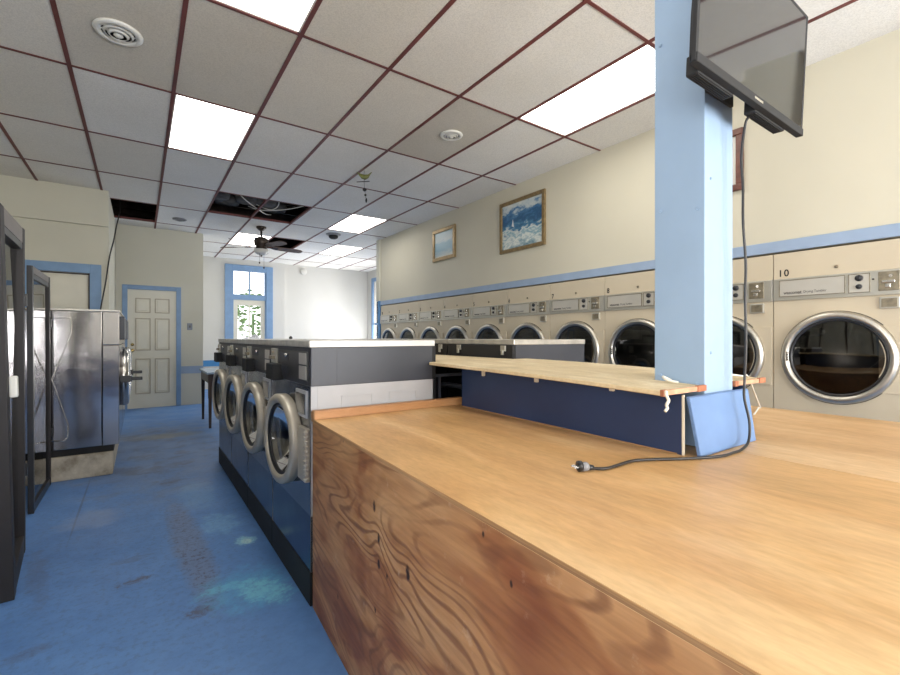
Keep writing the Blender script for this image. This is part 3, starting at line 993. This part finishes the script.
for k, o in enumerate(dryers):
    if k == 0:
        text('digit', '1', .068, 'print_black', o, (-.330, -.0022, 1.636), bold=.0008)
        text('digit', '0', .068, 'print_black', o, (-.292, -.0022, 1.636), bold=.0012, width=.029)
    else:
        text('digit', str(10 - k), .068, 'print_black', o, (-.333, -.0022, 1.636), bold=.0014, width=.028)

# ------------------------------------------------------------------ front-loading washers
def make_washer(label):
    t = thing('washing_machine', label, 'washing machine', (.9525, 2.325, 0), -PI / 2, 'front row of washers')
    W, D = .3475, .3275
    b = nb(); box(b, -W, W, -D - .004, D, 0, .15, .003)
    obj('plinth', b, 'black_matte', t)
    b = nb()
    box(b, -W, -W + .008, -D, D, .15, .98); box(b, W - .008, W, -D, D, .15, .98); box(b, -W, W, D - .01, D, .15, .98)
    box(b, W - .002, W + .002, -D + .03, -D + .036, .16, .975)
    for (y0, y1, z0, z1) in ((-.185, -.03, .55, .93), (.06, .215, .55, .93)):
        for q in ((y0, y1, z0, z0 + .005), (y0, y1, z1 - .005, z1), (y0, y0 + .005, z0, z1), (y1 - .005, y1, z0, z1)):
            box(b, W - .002, W + .0025, q[0], q[1], q[2], q[3])
    obj('side_panels', b, 'steel_pale', t)
    b = nb(); holed(b, -W, W, .40, .98, -D, 0, .695, .19)
    obj('front_panel', b, 'steel_front', t)
    b = nb(); box(b, -W, W, -D, -D + .01, .15, .40)
    obj('kick_panel', b, 'navy_front', t)
    b = nb()
    box(b, -W, W, -D, D - .012, .98, 1.155, .003)
    box(b, W - .001, W + .0008, -D + .12, -D + .124, .985, 1.15)
    h = obj('control_head', b, 'darkgrey', t)
    b = nb()
    box(b, -.195, .315, -D - .006, -D + .002, 1.0, 1.135, .002)
    obj('control_panel', b, 'black', h)
    b = nb()
    for z in (1.10, 1.035):
        box(b, -.165, .0, -D - .008, -D - .004, z - .018, z + .018, .001)
    obj('display', b, 'grey_plastic' if False else 'darkgrey', h)
    b = nb(); lathe(b, [(0, 0), (.011, 0), (.009, .012), (0, .012)], (-.02, -D - .006, 1.11), (0, -1, 0), 14)
    obj('button', b, 'chrome', h)
    for z0, z1 in ((1.075, 1.128), (1.005, 1.068)):
        b = nb(); box(b, .19, .30, -D - .008, -D - .004, z0, z1, .001)
        obj('instruction_plate', b, 'plate_metal', h)
    b = nb(); box(b, -.335, -.225, -D - .012, -D + .002, 1.06, 1.14, .003)
    cp_ = obj('coin_plate', b, 'strip_metal', h)
    b = nb(); box(b, -.315, -.245, -D - .03, -D - .01, 1.08, 1.10, .003); cyl(b, (-.28, -D - .01, 1.12), (-.28, -D - .02, 1.12), .008)
    obj('coin_slide', b, 'coin_metal', h)
    b = nb(); box(b, -.27, -.12, -D - .055, -D + .002, .975, 1.06, .005)
    obj('coin_box', b, 'black_matte', h)
    b = nb(); box(b, -W, W, -D - .008, D + .004, 1.155, 1.187, .004)
    c = obj('top', b, 'cap_steel', t)
    b = nb(); box(b, W - .004, W + .003, -D - .004, D, 1.157, 1.184)
    obj('top_edge', b, 'cap_white', c)
    # back: black cover with two chrome latches
    b = nb(); box(b, -W + .004, W - .004, D - .014, D + .012, .16, 1.155, .003)
    bp = obj('back_cover', b, 'black_matte', t)
    for x in (-.265, .20):
        b = nb()
        box(b, x - .022, x + .022, D + .010, D + .022, 1.115, 1.15, .002); box(b, x - .009, x + .009, D + .018, D + .03, 1.092, 1.122, .002)
        obj('latch', b, 'strip_metal', bp)
    # small framed plate on the front, upper right
    b = nb(); box(b, .13, .30, -D - .006, -D + .002, .83, .955, .002)
    sp = obj('soap_drawer', b, 'steel_pale', t)
    b = nb(); box(b, .145, .285, -D - .009, -D - .004, .845, .94, .002)
    obj('drawer_front', b, 'steel_front', sp)
    # door: fat ring standing a little open on its near-side hinge
    ph = R(4)
    ax = Vector((math.sin(ph), -math.cos(ph), 0))
    o = Vector((.005, -D, .695)) + ax * .012
    b = nb()
    lathe(b, [(.212, -.004), (.222, .006), (.2225, .044), (.218, .051), (.198, .056), (.186, .054), (.174, .040), (.172, .0)], o, ax, 56, True)
    dr = obj('door', b, 'ring_beige', t)
    b = nb()
    lathe(b, [(.176, .036), (.176, .044), (.162, .036), (.162, .028)], o, ax, 48, True)
    obj('gasket', b, 'black', dr)
    b = nb()
    lathe(b, [(.168, .030), (.150, .0), (.11, -.045), (.05, -.07), (0, -.075)], o, ax, 40)
    obj('door_glass', b, 'glass_bowl', dr)
    b = nb()
    box(b, .218, .335, -D - .022, -D, .55, .79, .003)
    for q in range(11):
        z = .565 + q * .021
        lathe(b, [(.007, 0), (.005, .005), (0, .006)], (.3355, -D - .012, z), (1, 0, 0), 8)
        lathe(b, [(.006, 0), (.004, .005), (0, .006)], (.325, -D - .022, z), (0, -1, 0), 8)
    obj('hinge', b, 'ring_beige', t)
    b = nb()
    box(b, -.245, -.214, -D - .05, -D - .02, .655, .735, .004)
    obj('door_handle', b, 'ring_beige', t)
    b = nb()
    lathe(b, [(.19, 0), (.19, -.05), (.24, -.05), (.24, -.42), (0, -.43)], (0, -D, .695), (0, -1, 0), 36)
    obj('drum', b, 'drum', t)
    return t
wl = ['nearest front-loading washer of the left row, its steel side against the plywood counter',
      'second front-loading washer of the left row counted from the plywood counter',
      'third front-loading washer of the left row counted from the plywood counter',
      'farthest front-loading washer of the left row, beside the small table']
was = make_washer(wl[0])
for k in range(1, 4):
    dup(was, (.9525, 2.325 + .70 * k, 0), -PI / 2, wl[k])
bl_ = ['washer of the back-to-back row with grey side showing, its black back beside the plywood shelf',
       'second washer of the back-to-back row, its black back just visible past the left row',
       'third washer of the back-to-back row, only its top edge showing over the left row',
       'farthest washer of the back-to-back row, only its top edge showing']
for k in range(4):
    dup(was, (2.185, 2.325 + .70 * k, 0), PI / 2, bl_[k], 'back row of washers')
# scrap on the washer tops
b = nb(); lathe(b, [(0, 0), (.014, 0), (.016, .012), (.008, .024), (0, .026)], (1.1, 4.05, 1.1872), seg=12)
tag(obj('cap_knob', b, 'black'), 'small black cap lying on the left washer tops', 'knob')

# ------------------------------------------------------------------ big stainless washer at left
def make_big(label):
    t = thing('stainless_washer', label, 'washing machine', (-.65, 5.33, .2), PI / 2, 'big stainless washers')
    # local: front faces -Y (world +X); near side is local -X
    W, D = .44, .50
    b = nb()
    box(b, -W, W, -D + .12, D, .06, 1.225, .006)
    obj('body', b, 'steel_side', t)
    b = nb()
    box(b, -W - .001, W, -D, -D + .118, .06, .932, .004)
    obj('lower_front', b, 'steel_side', t)
    b = nb()
    box(b, -W - .001, W, -D, -D + .118, .936, 1.225, .004)
    uf = obj('upper_front', b, 'steel_side', t)
    b = nb(); box(b, -W - .003, W + .003, -D - .003, D, 1.227, 1.242, .003)
    obj('top', b, 'cap_steel', t)
    b = nb(); box(b, -W + .03, W - .03, -D + .04, D - .02, .0, .06)
    obj('base_frame', b, 'black_matte', t)
    b = nb(); box(b, -W + .08, W - .08, -D - .035, -D, .98, 1.19, .006)
    obj('control_panel', b, 'darkgrey', t)
    b = nb()
    lathe(b, [(.27, 0), (.275, .03), (.26, .06), (.22, .07), (.20, .05), (.20, 0)], (0, -D, .62), (0, -1, 0), 40, True)
    dr = obj('door', b, 'chrome', t)
    b = nb(); lathe(b, [(.205, .04), (.15, .055), (0, .065)], (0, -D, .62), (0, -1, 0), 32)
    obj('door_glass', b, 'glass_dark', dr)
    b = nb()
    box(b, -.30, -.25, -D - .09, -D, .59, .65, .006); box(b, -.29, -.26, -D - .17, -D - .08, .605, .635, .006)
    obj('door_handle', b, 'black', dr)
    # embossed zig-zag outline on the side sheet
    b = nb()
    pts = []
    for (u, v) in ((48, 331), (50, 322), (54, 318), (71, 318), (71.5, 333), (51.5, 379), (68, 424), (68, 437), (64, 441), (49, 441)):
        r = (u - 450) / F; up = (337.5 - v) / F
        dx, dy = math.sin(PSI) + r * math.cos(PSI), math.cos(PSI) - r * math.sin(PSI)
        tt = (5.33 - .44) / dy
        wx, wz = dx * tt, 1.2 + up * tt
        pts.append((-W - .001, -(wx + .65), wz - .2))
    tube(b, pts, .0055, 6, False)
    obj('side_bead', b, 'chrome', t)
    return t
big = make_big('large stainless washer on a concrete block, its plain side facing the room')
dup(big, (-.65, 6.26, .2), PI / 2, 'large stainless washer hidden mostly behind the first stainless one, beside the six-panel door')
for (y0, y1, lab) in ((4.885, 5.775, 'rough concrete block under the nearest stainless washer'), (5.80, 6.72, 'concrete block under the second stainless washer, mostly hidden')):
    b = nb(); vs = box(b, -1.16, -.195, y0, y1, 0, .2, .012)
    tag(obj('concrete_block', b, 'concrete'), lab, 'concrete base', 'concrete machine bases')

# ------------------------------------------------------------------ glass doors at the left edge
def glass_leaf(label, a, c, height, near_w, far_w, lean, lean_far, rail, mats, handle, brail=.10):
    """a, c: floor points of near and far edge; the leaf stands on the floor between them"""
    a, c = Vector((*a, 0)), Vector((*c, 0))
    ln = (c - a).length
    ang = math.atan2((c - a).y, (c - a).x)
    t = thing('glass_door', label, 'glass door', a, ang, 'framed glass doors at the left edge')
    # local x runs from near edge to far edge, y is thickness
    sh = math.tan(lean)
    def sk(b):
        for v in b.verts: v.co.y += v.co.z * (sh + (math.tan(lean_far) - sh) * v.co.x / ln)
        return b
    th = .030 if handle else .016
    b = nb(); box(b, 0, near_w, -th, th, 0, height, .003); o1 = obj('near_stile', sk(b), mats[0], t)
    b = nb(); box(b, ln - far_w, ln, -th, th, 0, height, .003); obj('far_stile', sk(b), mats[1], t)
    b = nb(); box(b, near_w, ln - far_w, -th + .002, th - .002, height - rail, height, .003); obj('top_rail', sk(b), mats[2], t)
    b = nb(); box(b, near_w, ln - far_w, -th + .004, th - .004, height - rail - .035, height - rail, .003); obj('glazing_bead', sk(b), 'black', t)
    b = nb(); box(b, near_w, ln - far_w, -th + .002, th - .002, 0, brail, .003); obj('bottom_rail', sk(b), mats[0], t)
    b = nb(); box(b, near_w, ln - far_w, -.003, .003, brail, height - rail - .03); obj('pane', sk(b), 'glass_door', t)
    if handle:
        hx, z0, z1 = handle
        b = nb(); box(b, hx, hx + .035, -th - .03, -th, z0, z1, .008); obj('pull_handle', sk(b), 'white_plastic', t)
    for z in (height * .78, height * .25):
        b = nb(); box(b, ln - .004, ln + .012, -th - .008, th + .008, z - .035, z + .035, .002); obj('hinge', sk(b), 'black', t)
    return t
glass_leaf('tall dark-framed glass door standing at the left edge of the photo, the nearer one', (-.500, 2.80), (-.560, 3.43), 1.81, .085, .055, R(1.5), R(.1), .085, ('alu_dark', 'alu_dark', 'alu_light'), (.055, .92, 1.02))
glass_leaf('lower glass door with thin metal frame, standing against the stainless washer', (-.608, 4.10), (-.612, 4.85), 1.69, .035, .055, R(.2), R(.2), .05, ('black', 'alu_dark', 'alu_light'), None, .06)

# ------------------------------------------------------------------ plywood counter
t = thing('plywood_counter', 'large plywood counter with pale top and dark knotty front panel', 'counter', (1.6, .7, 0))
b = nb()
quadbox(b, [(.612, 1.495, 0), (.632, 1.495, 0), (.66, 1.97, 0), (.636, 1.97, 0)], [(.612, 1.495, .82), (.632, 1.495, .82), (.66, 1.97, .82), (.636, 1.97, .82)])
b.free(); b = nb()
k0, k1 = (.514, -.55), (.630, 1.968)
quadbox(b, [(k0[0], k0[1], 0), (k0[0] + .02, k0[1], 0), (k1[0] + .02, k1[1], 0), (k1[0], k1[1], 0)], [(k0[0], k0[1], .825), (k0[0] + .02, k0[1], .825), (k1[0] + .02, k1[1], .825), (k1[0], k1[1], .825)])
obj('front_panel', b, 'ply_side', t, True)
b = nb(); box(b, .545, 2.62, -.55, -.53, 0, .825)
obj('end_panel', b, 'ply_side', t, True)
b = nb(); box(b, 2.60, 2.62, -.53, 1.968, 0, .825)
obj('back_panel', b, 'ply_side', t, True)
b = nb()
quadbox(b, [(.510, -.57, .827), (1.538, -.57, .827), (1.538, 1.97, .827), (.626, 1.97, .827)], [(.510, -.57, .84), (1.538, -.57, .84), (1.538, 1.97, .84), (.626, 1.97, .84)])
obj('top_sheet', b, 'ply_top', t, True)
b = nb(); box(b, 1.5415, 2.645, -.57, 1.97, .827, .84)
obj('top_sheet', b, 'ply_top_b', t, True)
b = nb()
quadbox(b, [(.508, -.57, .829), (.5105, -.57, .829), (.6265, 1.968, .829), (.624, 1.968, .829)], [(.508, -.57, .837), (.5105, -.57, .8395), (.6265, 1.968, .8395), (.624, 1.968, .837)])
obj('edge_strip', b, 'ply_edge', t, True)
b = nb(); quadbox(b, [(.62, 1.918, .8405), (1.43, 1.918, .8405), (1.43, 1.962, .8405), (.62, 1.962, .8405)], [(.62, 1.918, .878), (1.43, 1.918, .878), (1.43, 1.962, .878), (.62, 1.962, .878)])
bmesh.ops.bevel(b, geom=b.edges[:], offset=.004, segments=2, affect='EDGES')
tag(obj('wooden_batten', b, 'batten'), 'orange pine batten lying on the counter against the washer side', 'wood batten')

# navy low partition box on the counter
t = thing('low_partition', 'low navy painted partition box standing on the plywood counter', 'partition', (1.585, 1.3, .84))
b = nb(); quadbox(b, [(1.357, .706, .8405), (1.371, .706, .8405), (1.397, 1.87, .8405), (1.383, 1.87, .8405)], [(1.357, .706, 1.024), (1.371, .706, 1.024), (1.397, 1.87, 1.05), (1.383, 1.87, 1.05)])
obj('side_panel', b, 'navy_panel', t, True)
b = nb(); quadbox(b, [(1.794, .706, .8405), (1.808, .706, .8405), (1.808, 1.90, .8405), (1.794, 1.90, .8405)], [(1.794, .706, 1.024), (1.808, .706, 1.024), (1.808, 1.90, 1.05), (1.794, 1.90, 1.05)])
obj('side_panel', b, 'navy_panel', t, True)
b = nb(); box(b, 1.3565, 1.3640, .700, .7055, .8405, 1.024)
obj('edge_strip', b, 'raw_edge', t, True)
b = nb(); box(b, 1.396, 1.794, 1.70, 1.71, .8405, 1.0)
obj('divider', b, 'black_matte', t, True)
b = nb(); quadbox(b, [(1.353, .72, .8405), (1.357, .72, .8405), (1.383, 1.87, .8405), (1.379, 1.87, .8405)], [(1.355, .72, .844), (1.357, .72, .844), (1.383, 1.87, .844), (1.381, 1.87, .844)])
obj('base_moulding', b, 'ply_edge', t, True)
for y in (1.32, 1.68, .95):
    xc = 1.357 + (y - .706) * .0223
    b = nb(); box(b, xc - .012, xc, y - .009, y + .009, 1.012, 1.026 + (y - .7) * .02, .003)
    obj('corner_block', b, 'raw_edge', t, True)
# metal rail and hose in the dark gap between the washer rows
b = nb(); box(b, 1.30, 1.82, 2.02, 2.05, .985, 1.0); box(b, 1.335, 1.35, 2.02, 2.05, 0, .985); box(b, 1.79, 1.805, 2.02, 2.05, 0, .985)
tag(obj('pipe_bracket', b, 'darkgrey'), 'grey metal bracket in the dark gap between the washer rows', 'bracket')
b = nb(); tube(b, [(1.31, 2.3, .80), (1.40, 2.2, .90), (1.50, 2.14, .92), (1.62, 2.12, .86), (1.68, 2.12, .6), (1.70, 2.13, .02)], .014)
tag(obj('drain_hose', b, 'darkgrey'), 'grey hose looping in the dark gap behind the batten', 'hose')

# leaning blue board
t = Matrix.Rotation(R(0), 3, 'Z')
b = nb()
quadbox(b, [(1.371, .655, .8415), (1.757, .655, .8415), (1.757, .667, .8415), (1.371, .667, .8415)],
        [(1.360, .683, 1.017), (1.765, .683, 1.017), (1.765, .695, 1.020), (1.360, .695, 1.020)])
bmesh.ops.bevel(b, geom=b.edges[:], offset=.0015, segments=1, affect='EDGES')
tag(obj('blue_board', b, 'blue_board'), 'small blue painted board leaning against the foot of the blue column', 'board')

# raw plywood shelf, one wide board notched round the column and running on between the washer rows
t = thing('plywood_shelf', 'long raw plywood shelf board on the low partition, notched round the blue column', 'shelf', (1.585, 1.3, 1.03))
b = nb()
def zs(y): return 1.030 + .026 * min(1, (y - .706) / 1.25) + .006 * math.sin(PI * min(1, (y - .706) / 1.25))
def strip(x0, x1, y0, y1, n, ext0=0., ext1=0.):
    rows = []
    for i in range(n + 1):
        f = i / n
        y = y0 + (y1 - y0) * f
        z = zs(y)
        xa, xb = x0 - ext0 * math.sin(f * PI), x1 + ext1 * math.sin(f * PI)
        rows.append([b.verts.new(p) for p in ((xa, y, z + .003), (xa + .004, y, z), (xb - .004, y, z), (xb, y, z + .003), (xb, y, z + .013), (xb - .004, y, z + .016), (xa + .004, y, z + .016), (xa, y, z + .013))])
    for A, B in zip(rows, rows[1:]):
        for k in range(8):
            b.faces.new((A[k], A[(k + 1) % 8], B[(k + 1) % 8], B[k]))
    b.faces.new(rows[0]); b.faces.new(rows[-1][::-1])
strip(1.236, 1.486, .706, .878, 3)
strip(1.696, 1.945, .706, .878, 3)
strip(1.236, 1.945, .878, 1.958, 12, .012, .0)
strip(1.297, 1.834, 1.958, 3.35, 8)
obj('board', b, 'ply_shelf', t, True)
for (x0, x1) in ((1.236, 1.486), (1.696, 1.945)):
    for (xa, xb) in ((x0 - .002, x0 + .022), (x1 - .05, x1 + .003)):
        b = nb(); box(b, xa, xb, .694, .7055, 1.029, 1.0485, .002)
        obj('end_block', b, 'red_wood', t, True)
    b = nb(); box(b, x0 + .023, x1 - .051, .697, .7055, 1.031, 1.046, .001)
    obj('end_strip', b, 'hinge_wood', t, True)
b = nb(); tube(b, [(1.236, .688, 1.046), (1.229, .682, 1.034), (1.235, .680, 1.020), (1.228, .682, 1.008), (1.232, .682, .998), (1.224, .684, .990)], .0045, 7)
tag(obj('rope_scrap', b, 'rope'), 'short frayed rope end dangling from the near corner of the plywood shelf', 'rope')
b = nb(); tube(b, [(1.71, .98, 1.058), (1.705, .86, 1.085), (1.76, .74, 1.066), (1.85, .735, 1.056), (1.94, .752, 1.048), (2.265, .85, .948), (2.53, .93, .865), (2.585, .945, .8445), (2.56, .945, .8440), (2.46, .915, .8440), (2.33, .878, .8440)], .0032, 7)
tag(obj('white_cord', b, 'cable_white'), 'thin white cord draped over the shelf end right of the column onto the counter', 'cord')
b = nb(); tube(b, [(1.44, .76, 1.0535), (1.425, .79, 1.060), (1.445, .815, 1.068), (1.47, .80, 1.056)], .004, 6)
tag(obj('rope_loop', b, 'rope'), 'small loop of pale twine on the shelf at the column foot', 'rope')

# ------------------------------------------------------------------ television on the column
t = thing('television', 'black flat television mounted high on the blue column', 'television', (1.574, .59, 1.928), 0)
tilt = R(2.5)
rotm = Matrix.Rotation(tilt, 3, 'X')     # leans very slightly forward at the top
def tv(b):
    for v in b.verts: v.co = rotm @ Vector((v.co.x, v.co.y, v.co.z * .915))
    return b
hw = .381
b = nb()
# casing with a fat lower back
pts = [(.0, 0.), (.0, .455), (.006, .455), (.008, .42), (.010, .20), (.012, .13), (.012, .02), (.010, 0.)]
ring0 = [b.verts.new((-hw, y, z)) for y, z in pts]
ring1 = [b.verts.new((hw, y, z)) for y, z in pts]
b.faces.new(ring0); b.faces.new(ring1[::-1])
for k in range(len(pts)):
    b.faces.new((ring0[k], ring1[k], ring1[(k + 1) % len(pts)], ring0[(k + 1) % len(pts)]))
obj('casing', tv(b), 'black', t)
b = nb()
box(b, -hw - .002, -hw + .012, -.006, .006, 0, .457, .002); box(b, hw - .012, hw + .002, -.006, .006, 0, .457, .002)
box(b, -hw, hw, -.006, .006, .445, .457, .002); box(b, -hw, hw, -.010, .012, -.004, .024, .003)
bz = obj('bezel', tv(b), 'black_matte', t)
b = nb(); box(b, -hw + .01, hw - .01, -.005, .001, .02, .448)
obj('screen', tv(b), 'screen', t)
b = nb(); box(b, -.03, .03, -.0115, -.008, .006, .014, .001)
obj('badge', tv(b), 'chrome', t)
for (xa, xb) in ((-.335, -.12), (.03, .27)):
    b = nb(); box(b, xa, xb, .010, .045, -.010, .050, .006)
    for q in range(5):
        box(b, xa + .01, xb - .01, .014 + q * .006, .0165 + q * .006, -.0125, -.008)
    obj('speaker_grille', tv(b), 'black_matte', t)
b = nb(); box(b, -.06, .06, .016, .098, .10, .30, .004); box(b, -.09, .09, .098, .1095, .06, .34, .003)
obj('wall_bracket', b, 'black_matte', t)
b = nb()
CP = [(1.630, .625, 1.926), (1.632, .64, 1.90), (1.634, .652, 1.80), (1.640, .650, 1.70), (1.636, .648, 1.58), (1.650, .646, 1.45), (1.644, .645, 1.33), (1.650, .645, 1.18), (1.652, .650, 1.06), (1.640, .646, 1.00), (1.648, .634, .92), (1.625, .628, .862), (1.56, .622, .846), (1.499, .620, .8455), (1.417, .625, .8455), (1.306, .672, .8455), (1.218, .722, .8455), (1.155, .745, .8455), (1.042, .742, .8455), (.999, .762, .8465)]
t = thing('power_cord', 'dark power cord dangling from the television to a plug on the counter', 'cord', (1.3, .69, .84))
tube(b, CP, .0042, 8)
obj('cord', b, 'cable_dark', t, True)
dv = Vector((.958 - .999, .778 - .762, 0)).normalized(); sv = Vector((-dv.y, dv.x, 0))
o = Vector((.999, .762, .850))
b = nb(); lathe(b, [(0, -.006), (.005, -.005), (.008, .004), (.008, .012), (.006, .014)], o, dv, 12); 
obj('strain_relief', b, 'black', t, True)
b = nb(); lathe(b, [(.0, .012), (.010, .012), (.0125, .018), (.0125, .032), (.0, .032)], o + Vector((0, 0, .0035)), dv, 14)
pb = obj('plug', b, 'grey_plastic', t, True)
b = nb(); lathe(b, [(0, .032), (.0145, .032), (.0145, .041), (0, .041)], o + Vector((0, 0, .0055)), dv, 14)
obj('plug_face', b, 'black', t, True)
for s in (-1, 1):
    b = nb(); c = o + Vector((0, 0, .0055)) + sv * .007 * s
    cyl(b, c + dv * .04, c + dv * .056, .0028, seg=8)
    obj('prong', b, 'chrome', t, True)

# ------------------------------------------------------------------ pictures
def picture(label, y0, y1, z0, z1, fw, fmat, amat, group='framed pictures on the right wall', mount=0.):
    yc, zc = (y0 + y1) / 2, (z0 + z1) / 2
    t = thing('framed_picture', label, 'picture', (XR - .001, yc, zc), -PI / 2, group)
    hw, hh = (y1 - y0) / 2, (z1 - z0) / 2
    b = nb()
    for q in ((-hw, hw, -hh, -hh + fw), (-hw, hw, hh - fw, hh), (-hw, -hw + fw, -hh + fw, hh - fw), (hw - fw, hw, -hh + fw, hh - fw)):
        box(b, q[0], q[1], -.028, 0, q[2], q[3], .006)
    obj('frame', b, fmat, t)
    if mount:
        b = nb(); box(b, -hw + fw, hw - fw, -.009, 0, -hh + fw, hh - fw)
        obj('mount', b, 'white_plastic', t)
    m = mount
    b = nb(); box(b, -hw + fw + m, hw - fw - m, -.012, -.001, -hh + fw + m, hh - fw - m)
    obj('painting', b, amat, t)
    return t
M['art_sea'] = art('stormy_seascape', [(.06, (.10, .22, .30)), (.15, (.34, .46, .50)), (.22, (.74, .76, .70)), (.29, (.20, .38, .46)), (.35, (.68, .71, .66)), (.42, (.06, .20, .34)), (.52, (.025, .09, .20)), (.63, (.06, .18, .34)), (.70, (.48, .55, .57)), (.82, (.66, .67, .62))], (2.2, 2.2, 4.5), .35, 1.15, .62, .13)
M['art_beach'] = art('pale_beach_view', [(.10, (.72, .62, .45)), (.18, (.50, .58, .58)), (.30, (.22, .40, .50)), (.46, (.25, .44, .54)), (.52, (.52, .60, .60)), (.75, (.40, .54, .58))], (1.5, 1.5, 7), .3, 1.5, .35, .26)
sea = picture('large framed seascape of waves and dark mountains on the right wall', 3.513, 4.285, 2.257, 2.895, .045, 'frame_gold', 'art_sea')
b = nb()
vv = [b.verts.new(p) for p in ((-.17, -.0135, .0), (-.13, -.0135, -.015), (-.15, -.0135, .085))]
b.faces.new(vv); b.faces.new([b.verts.new(v.co + Vector((0, .0014, 0))) for v in vv])
obj('painted_sail', b, 'white_plastic', sea)
picture('small gold-framed pale beach picture at the far end of the right wall', 5.27, 5.873, 2.375, 2.862, .055, 'frame_gold', 'art_beach')
picture('red-brown framed picture half hidden behind the blue column', 1.494, 2.1, 2.332, 2.808, .05, 'frame_brown', 'art_beach', mount=.05)

# ------------------------------------------------------------------ small things
t = thing('light_switch', 'grey light switch on the wall right of the six-panel door', 'light switch', (.73, YD, 1.395))
b = nb(); box(b, -.04, .04, -.012, -.0005, -.06, .06, .004); obj('plate', b, 'switch_grey', t)
b = nb(); box(b, -.012, .012, -.026, -.012, -.02, .02, .003); obj('toggle', b, 'black', t)
b = nb(); lathe(b, [(0, 0), (.085, 0), (.085, .02), (.07, .03), (0, .032)], (3.52, YB + .119, 2.93), (0, -1, 0), 28)
tag(obj('wall_disc', b, 'wall_white'), 'faint white round disc high on the far white wall', 'wall disc')

t = thing('side_table', 'small pale blue topped table with dark legs beyond the left washer row', 'table', (1.06, 7.0, 0))
b = nb(); box(b, -.345, .30, -.42, .48, .715, .745, .006); obj('table_top', b, 'table_blue', t)
for (x, y) in ((-.30, -.37), (.26, -.37), (-.30, .43), (.26, .43)):
    b = nb(); quadbox(b, [(x - .014, y - .014, 0), (x + .014, y - .014, 0), (x + .014, y + .014, 0), (x - .014, y + .014, 0)], [(x - .024, y - .024, .715), (x + .024, y - .024, .715), (x + .024, y + .024, .715), (x - .024, y + .024, .715)])
    obj('leg', b, 'dark_wood', t)
b = nb(); box(b, -.325, .28, -.395, -.375, .40, .715); box(b, -.325, -.305, -.37, .43, .60, .715); obj('apron', b, 'dark_wood', t)

# ------------------------------------------------------------------ outside, seen through the back door
b = nb(); box(b, -6, 30, YB + .3, 40, -.3, -.12)
struct('ground_outside', b, 'paving')
b = nb(); box(b, -14, 12, -14, YF - .15, -.3, -.12); box(b, -14, XL - .12, YF - .15, 6, -.3, -.12)
struct('ground_street', b, 'paving')
def shrub(x, y, z, r, label, n=260):
    b = nb()
    for k in range(n):
        a, c, rr = random.uniform(0, 2 * PI), random.uniform(-1, 1), r * random.uniform(.55, 1.) 
        s = math.sqrt(1 - c * c)
        p = Vector((x + rr * s * math.cos(a), y + rr * s * math.sin(a), z + rr * c * 1.1))
        q = random.uniform(.05, .10) * (r / .6)
        e = Vector((random.gauss(0, 1), random.gauss(0, 1), random.gauss(0, 1))).normalized()
        _, u, w_ = frame_of(e)
        b.faces.new([b.verts.new(p + u * q), b.verts.new(p + w_ * q * .5), b.verts.new(p - u * q), b.verts.new(p - w_ * q * .5)])
    cyl(b, (x, y, -.12), (x, y, z), .04)
    return tag(obj('shrub', b, 'leaf'), label, 'shrub', 'shrubs outside the back door')
shrub(3.15, 16.2, 2.0, .75, 'leafy green shrub seen through the left half of the back door glass')
shrub(4.35, 16.8, 1.85, .70, 'green shrub seen through the right half of the back door glass')
b = nb(); box(b, 3.5, 3.66, 15.0, 15.16, -.12, 3.4, .01)
tag(obj('porch_post', b, 'wall_white'), 'white porch post standing outside the back door', 'post')
for k, (x, y, r, lab) in enumerate(((2.75, 14.3, .30, 'left grey boulder'), (3.5, 14.5, .27, 'middle grey boulder'), (4.25, 14.5, .32, 'right grey boulder'))):
    b = nb()
    bmesh.ops.create_icosphere(b, subdivisions=3, radius=r)
    for v in b.verts:
        n_ = 1 + .22 * math.sin(v.co.x * 13 + k) * math.cos(v.co.y * 11) + .12 * math.sin(v.co.z * 17 + k * 2)
        v.co = Vector((x + v.co.x * n_, y + v.co.y * n_, 1.02 + v.co.z * n_ * .9))
    cyl(b, (x, y, -.12), (x, y, 1.02), r * .9, r * .6, 14)
    tag(obj('boulder', b, 'stone'), lab + ' outside the back door', 'boulder', 'boulders outside the back door')

# ------------------------------------------------------------------ light
wd = bpy.data.worlds.new('world')
sc.world = wd
wd.use_nodes = True
nt = wd.node_tree
bg = nt.nodes['Background']
bg.inputs[0].default_value = (.97, .985, 1., 1)
bg.inputs[1].default_value = 2.0

def area(name, loc, rot, sx, sy, power, color=(1, 1, 1)):
    l = bpy.data.lights.new(name, 'AREA')
    l.shape = 'RECTANGLE'
    l.size, l.size_y = sx, sy
    l.energy = power
    l.color = color
    o = bpy.data.objects.new(name, l)
    COL.objects.link(o)
    o.location = loc
    o.rotation_euler = rot
    return o
area('daylight_and_fill', (XL - .4, -1.15, 1.6), (PI / 2 + R(35), 0, -PI / 2), 2.7, 1.8, 150, (1., .99, .97))  # fill lamp added behind the unseen left window, tilted upwards
# daylight through the shop windows behind the camera and the far windows
area('daylight_and_fill', (1.25, YF - .45, 1.45), (PI / 2 + R(47), 0, 0), 1.4, 2.2, 200, (1., .99, .97))
area('daylight_and_fill', (2.9, YF - .45, 1.45), (PI / 2 + R(47), 0, 0), 1.4, 2.2, 200, (1., .99, .97))
area('daylight_and_fill', (5.75, 10.68, 1.45), (PI / 2 + R(42), 0, PI / 2), 1.3, 2.3, 150, (1., .99, .97))

sc.view_settings.view_transform = 'Standard'
sc.view_settings.look = 'None'
sc.view_settings.exposure = .10
sc.view_settings.gamma = 1.
sc.view_settings.use_curve_mapping = False
